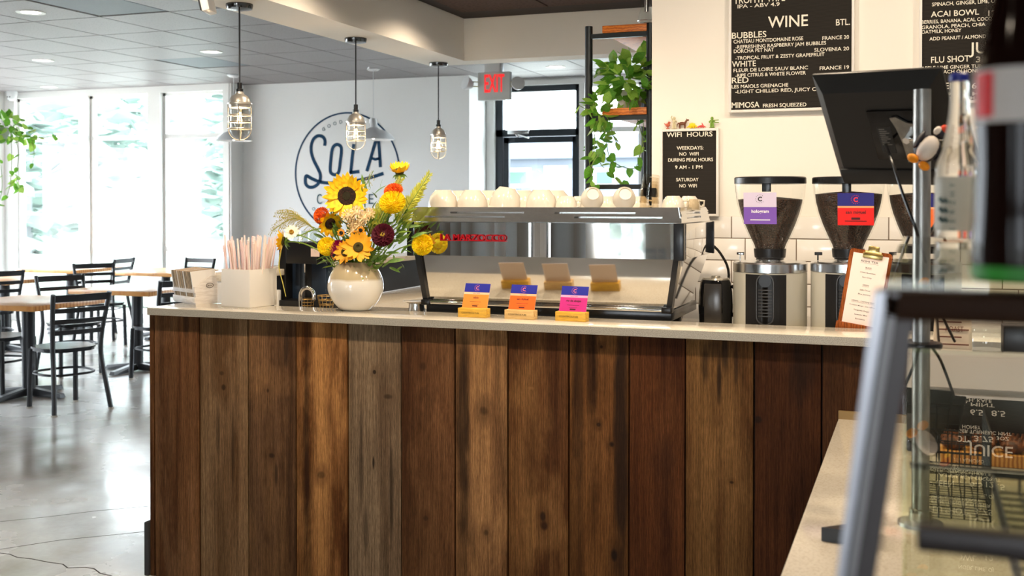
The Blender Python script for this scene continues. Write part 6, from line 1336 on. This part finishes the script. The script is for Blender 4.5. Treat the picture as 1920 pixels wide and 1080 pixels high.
vine_plant('pothos_plant', 'trailing green pothos on the middle shelf board of the pipe shelf', (xpot, YSf+.11, zp+.08), YSf, [
 [(1150, 200), (1120, 190), (1104, 205), (1085, 197)], [(1130, 210), (1116, 240), (1114, 280), (1106, 300), (1108, 340), (1098, 372)], [(1125, 220), (1135, 250), (1140, 285), (1150, 320)], [(1118, 285), (1128, 310), (1150, 330), (1168, 345)],
 [(1205, 215), (1206, 250), (1200, 290), (1190, 315), (1165, 312), (1145, 300)], [(1122, 290), (1108, 315), (1115, 345), (1118, 355)], [(1140, 215), (1150, 255), (1162, 275)], [(1190, 200), (1197, 230), (1205, 260), (1207, 285)]],
 [(1175, 150, 42, 46, 80), (1205, 130, 12, 50, 20), (1126, 205, 20, 30, 30), (1125, 262, 14, 32, 16), (1145, 128, 26, 16, 10)], 23, 4, None)
zpp = PY(8, 250, 8.6); thing('hanging_pot', MB().lathe([(0, 0), (.10, .0), (.14, .12), (.15, .16), (.135, .16), (0, .13)], c=(zpp.x-.12, 8.6, zpp.z-.1), n=24).cyl((zpp.x-.12, 8.6, zpp.z+.03), (zpp.x-.12, 8.6, HC), .004, n=6), mat('hanging_pot', srgb(196, 200, 196), .6), 'pale hanging pot at the left frame edge, holding trailing greenery', 'pot')
vine_plant('hanging_plant', 'bright green trailing plant hanging at the far left by the window', (zpp.x-.12, 8.6, zpp.z), 8.6, [[(15, 230), (40, 250), (70, 258), (108, 254)], [(20, 250), (22, 290), (20, 340), (12, 372)], [(28, 255), (35, 290), (30, 330), (36, 360)], [(60, 260), (64, 290), (58, 315)], [(-10, 250), (0, 300), (4, 350), (-4, 390)]],
 [(14, 240, 30, 24, 60), (52, 252, 20, 12, 16), (30, 340, 12, 22, 12)], 15, 8, None, .15)
# glass shade lamp beside the shelf top
p = PY(1212, 38, 5.85); s = mpp(p); gl = E('glass_shade_pendant', 'clear glass shade pendant above the pipe shelf, cut by the wall', 'pendant lamp', (p.x, 5.85, HB))
part('shade', MB().lathe([(.02, PY(1212, 8, 5.85).z), (.03, PY(1212, 14, 5.85).z), (17*s, PY(1212, 40, 5.85).z)], c=(p.x, 5.85, 0), n=28, cap=False), clear, gl); part('rim', MB().tube([(p.x+17*s*math.cos(a), 5.85+17*s*math.sin(a), PY(1212, 40, 5.85).z) for a in [k*PI/14 for k in range(28)]], .002, 5, closed=True), chrome, gl)
part('socket', MB().cyl((p.x, 5.85, PY(1212, 22, 5.85).z), (p.x, 5.85, HB), .012), brushed, gl)
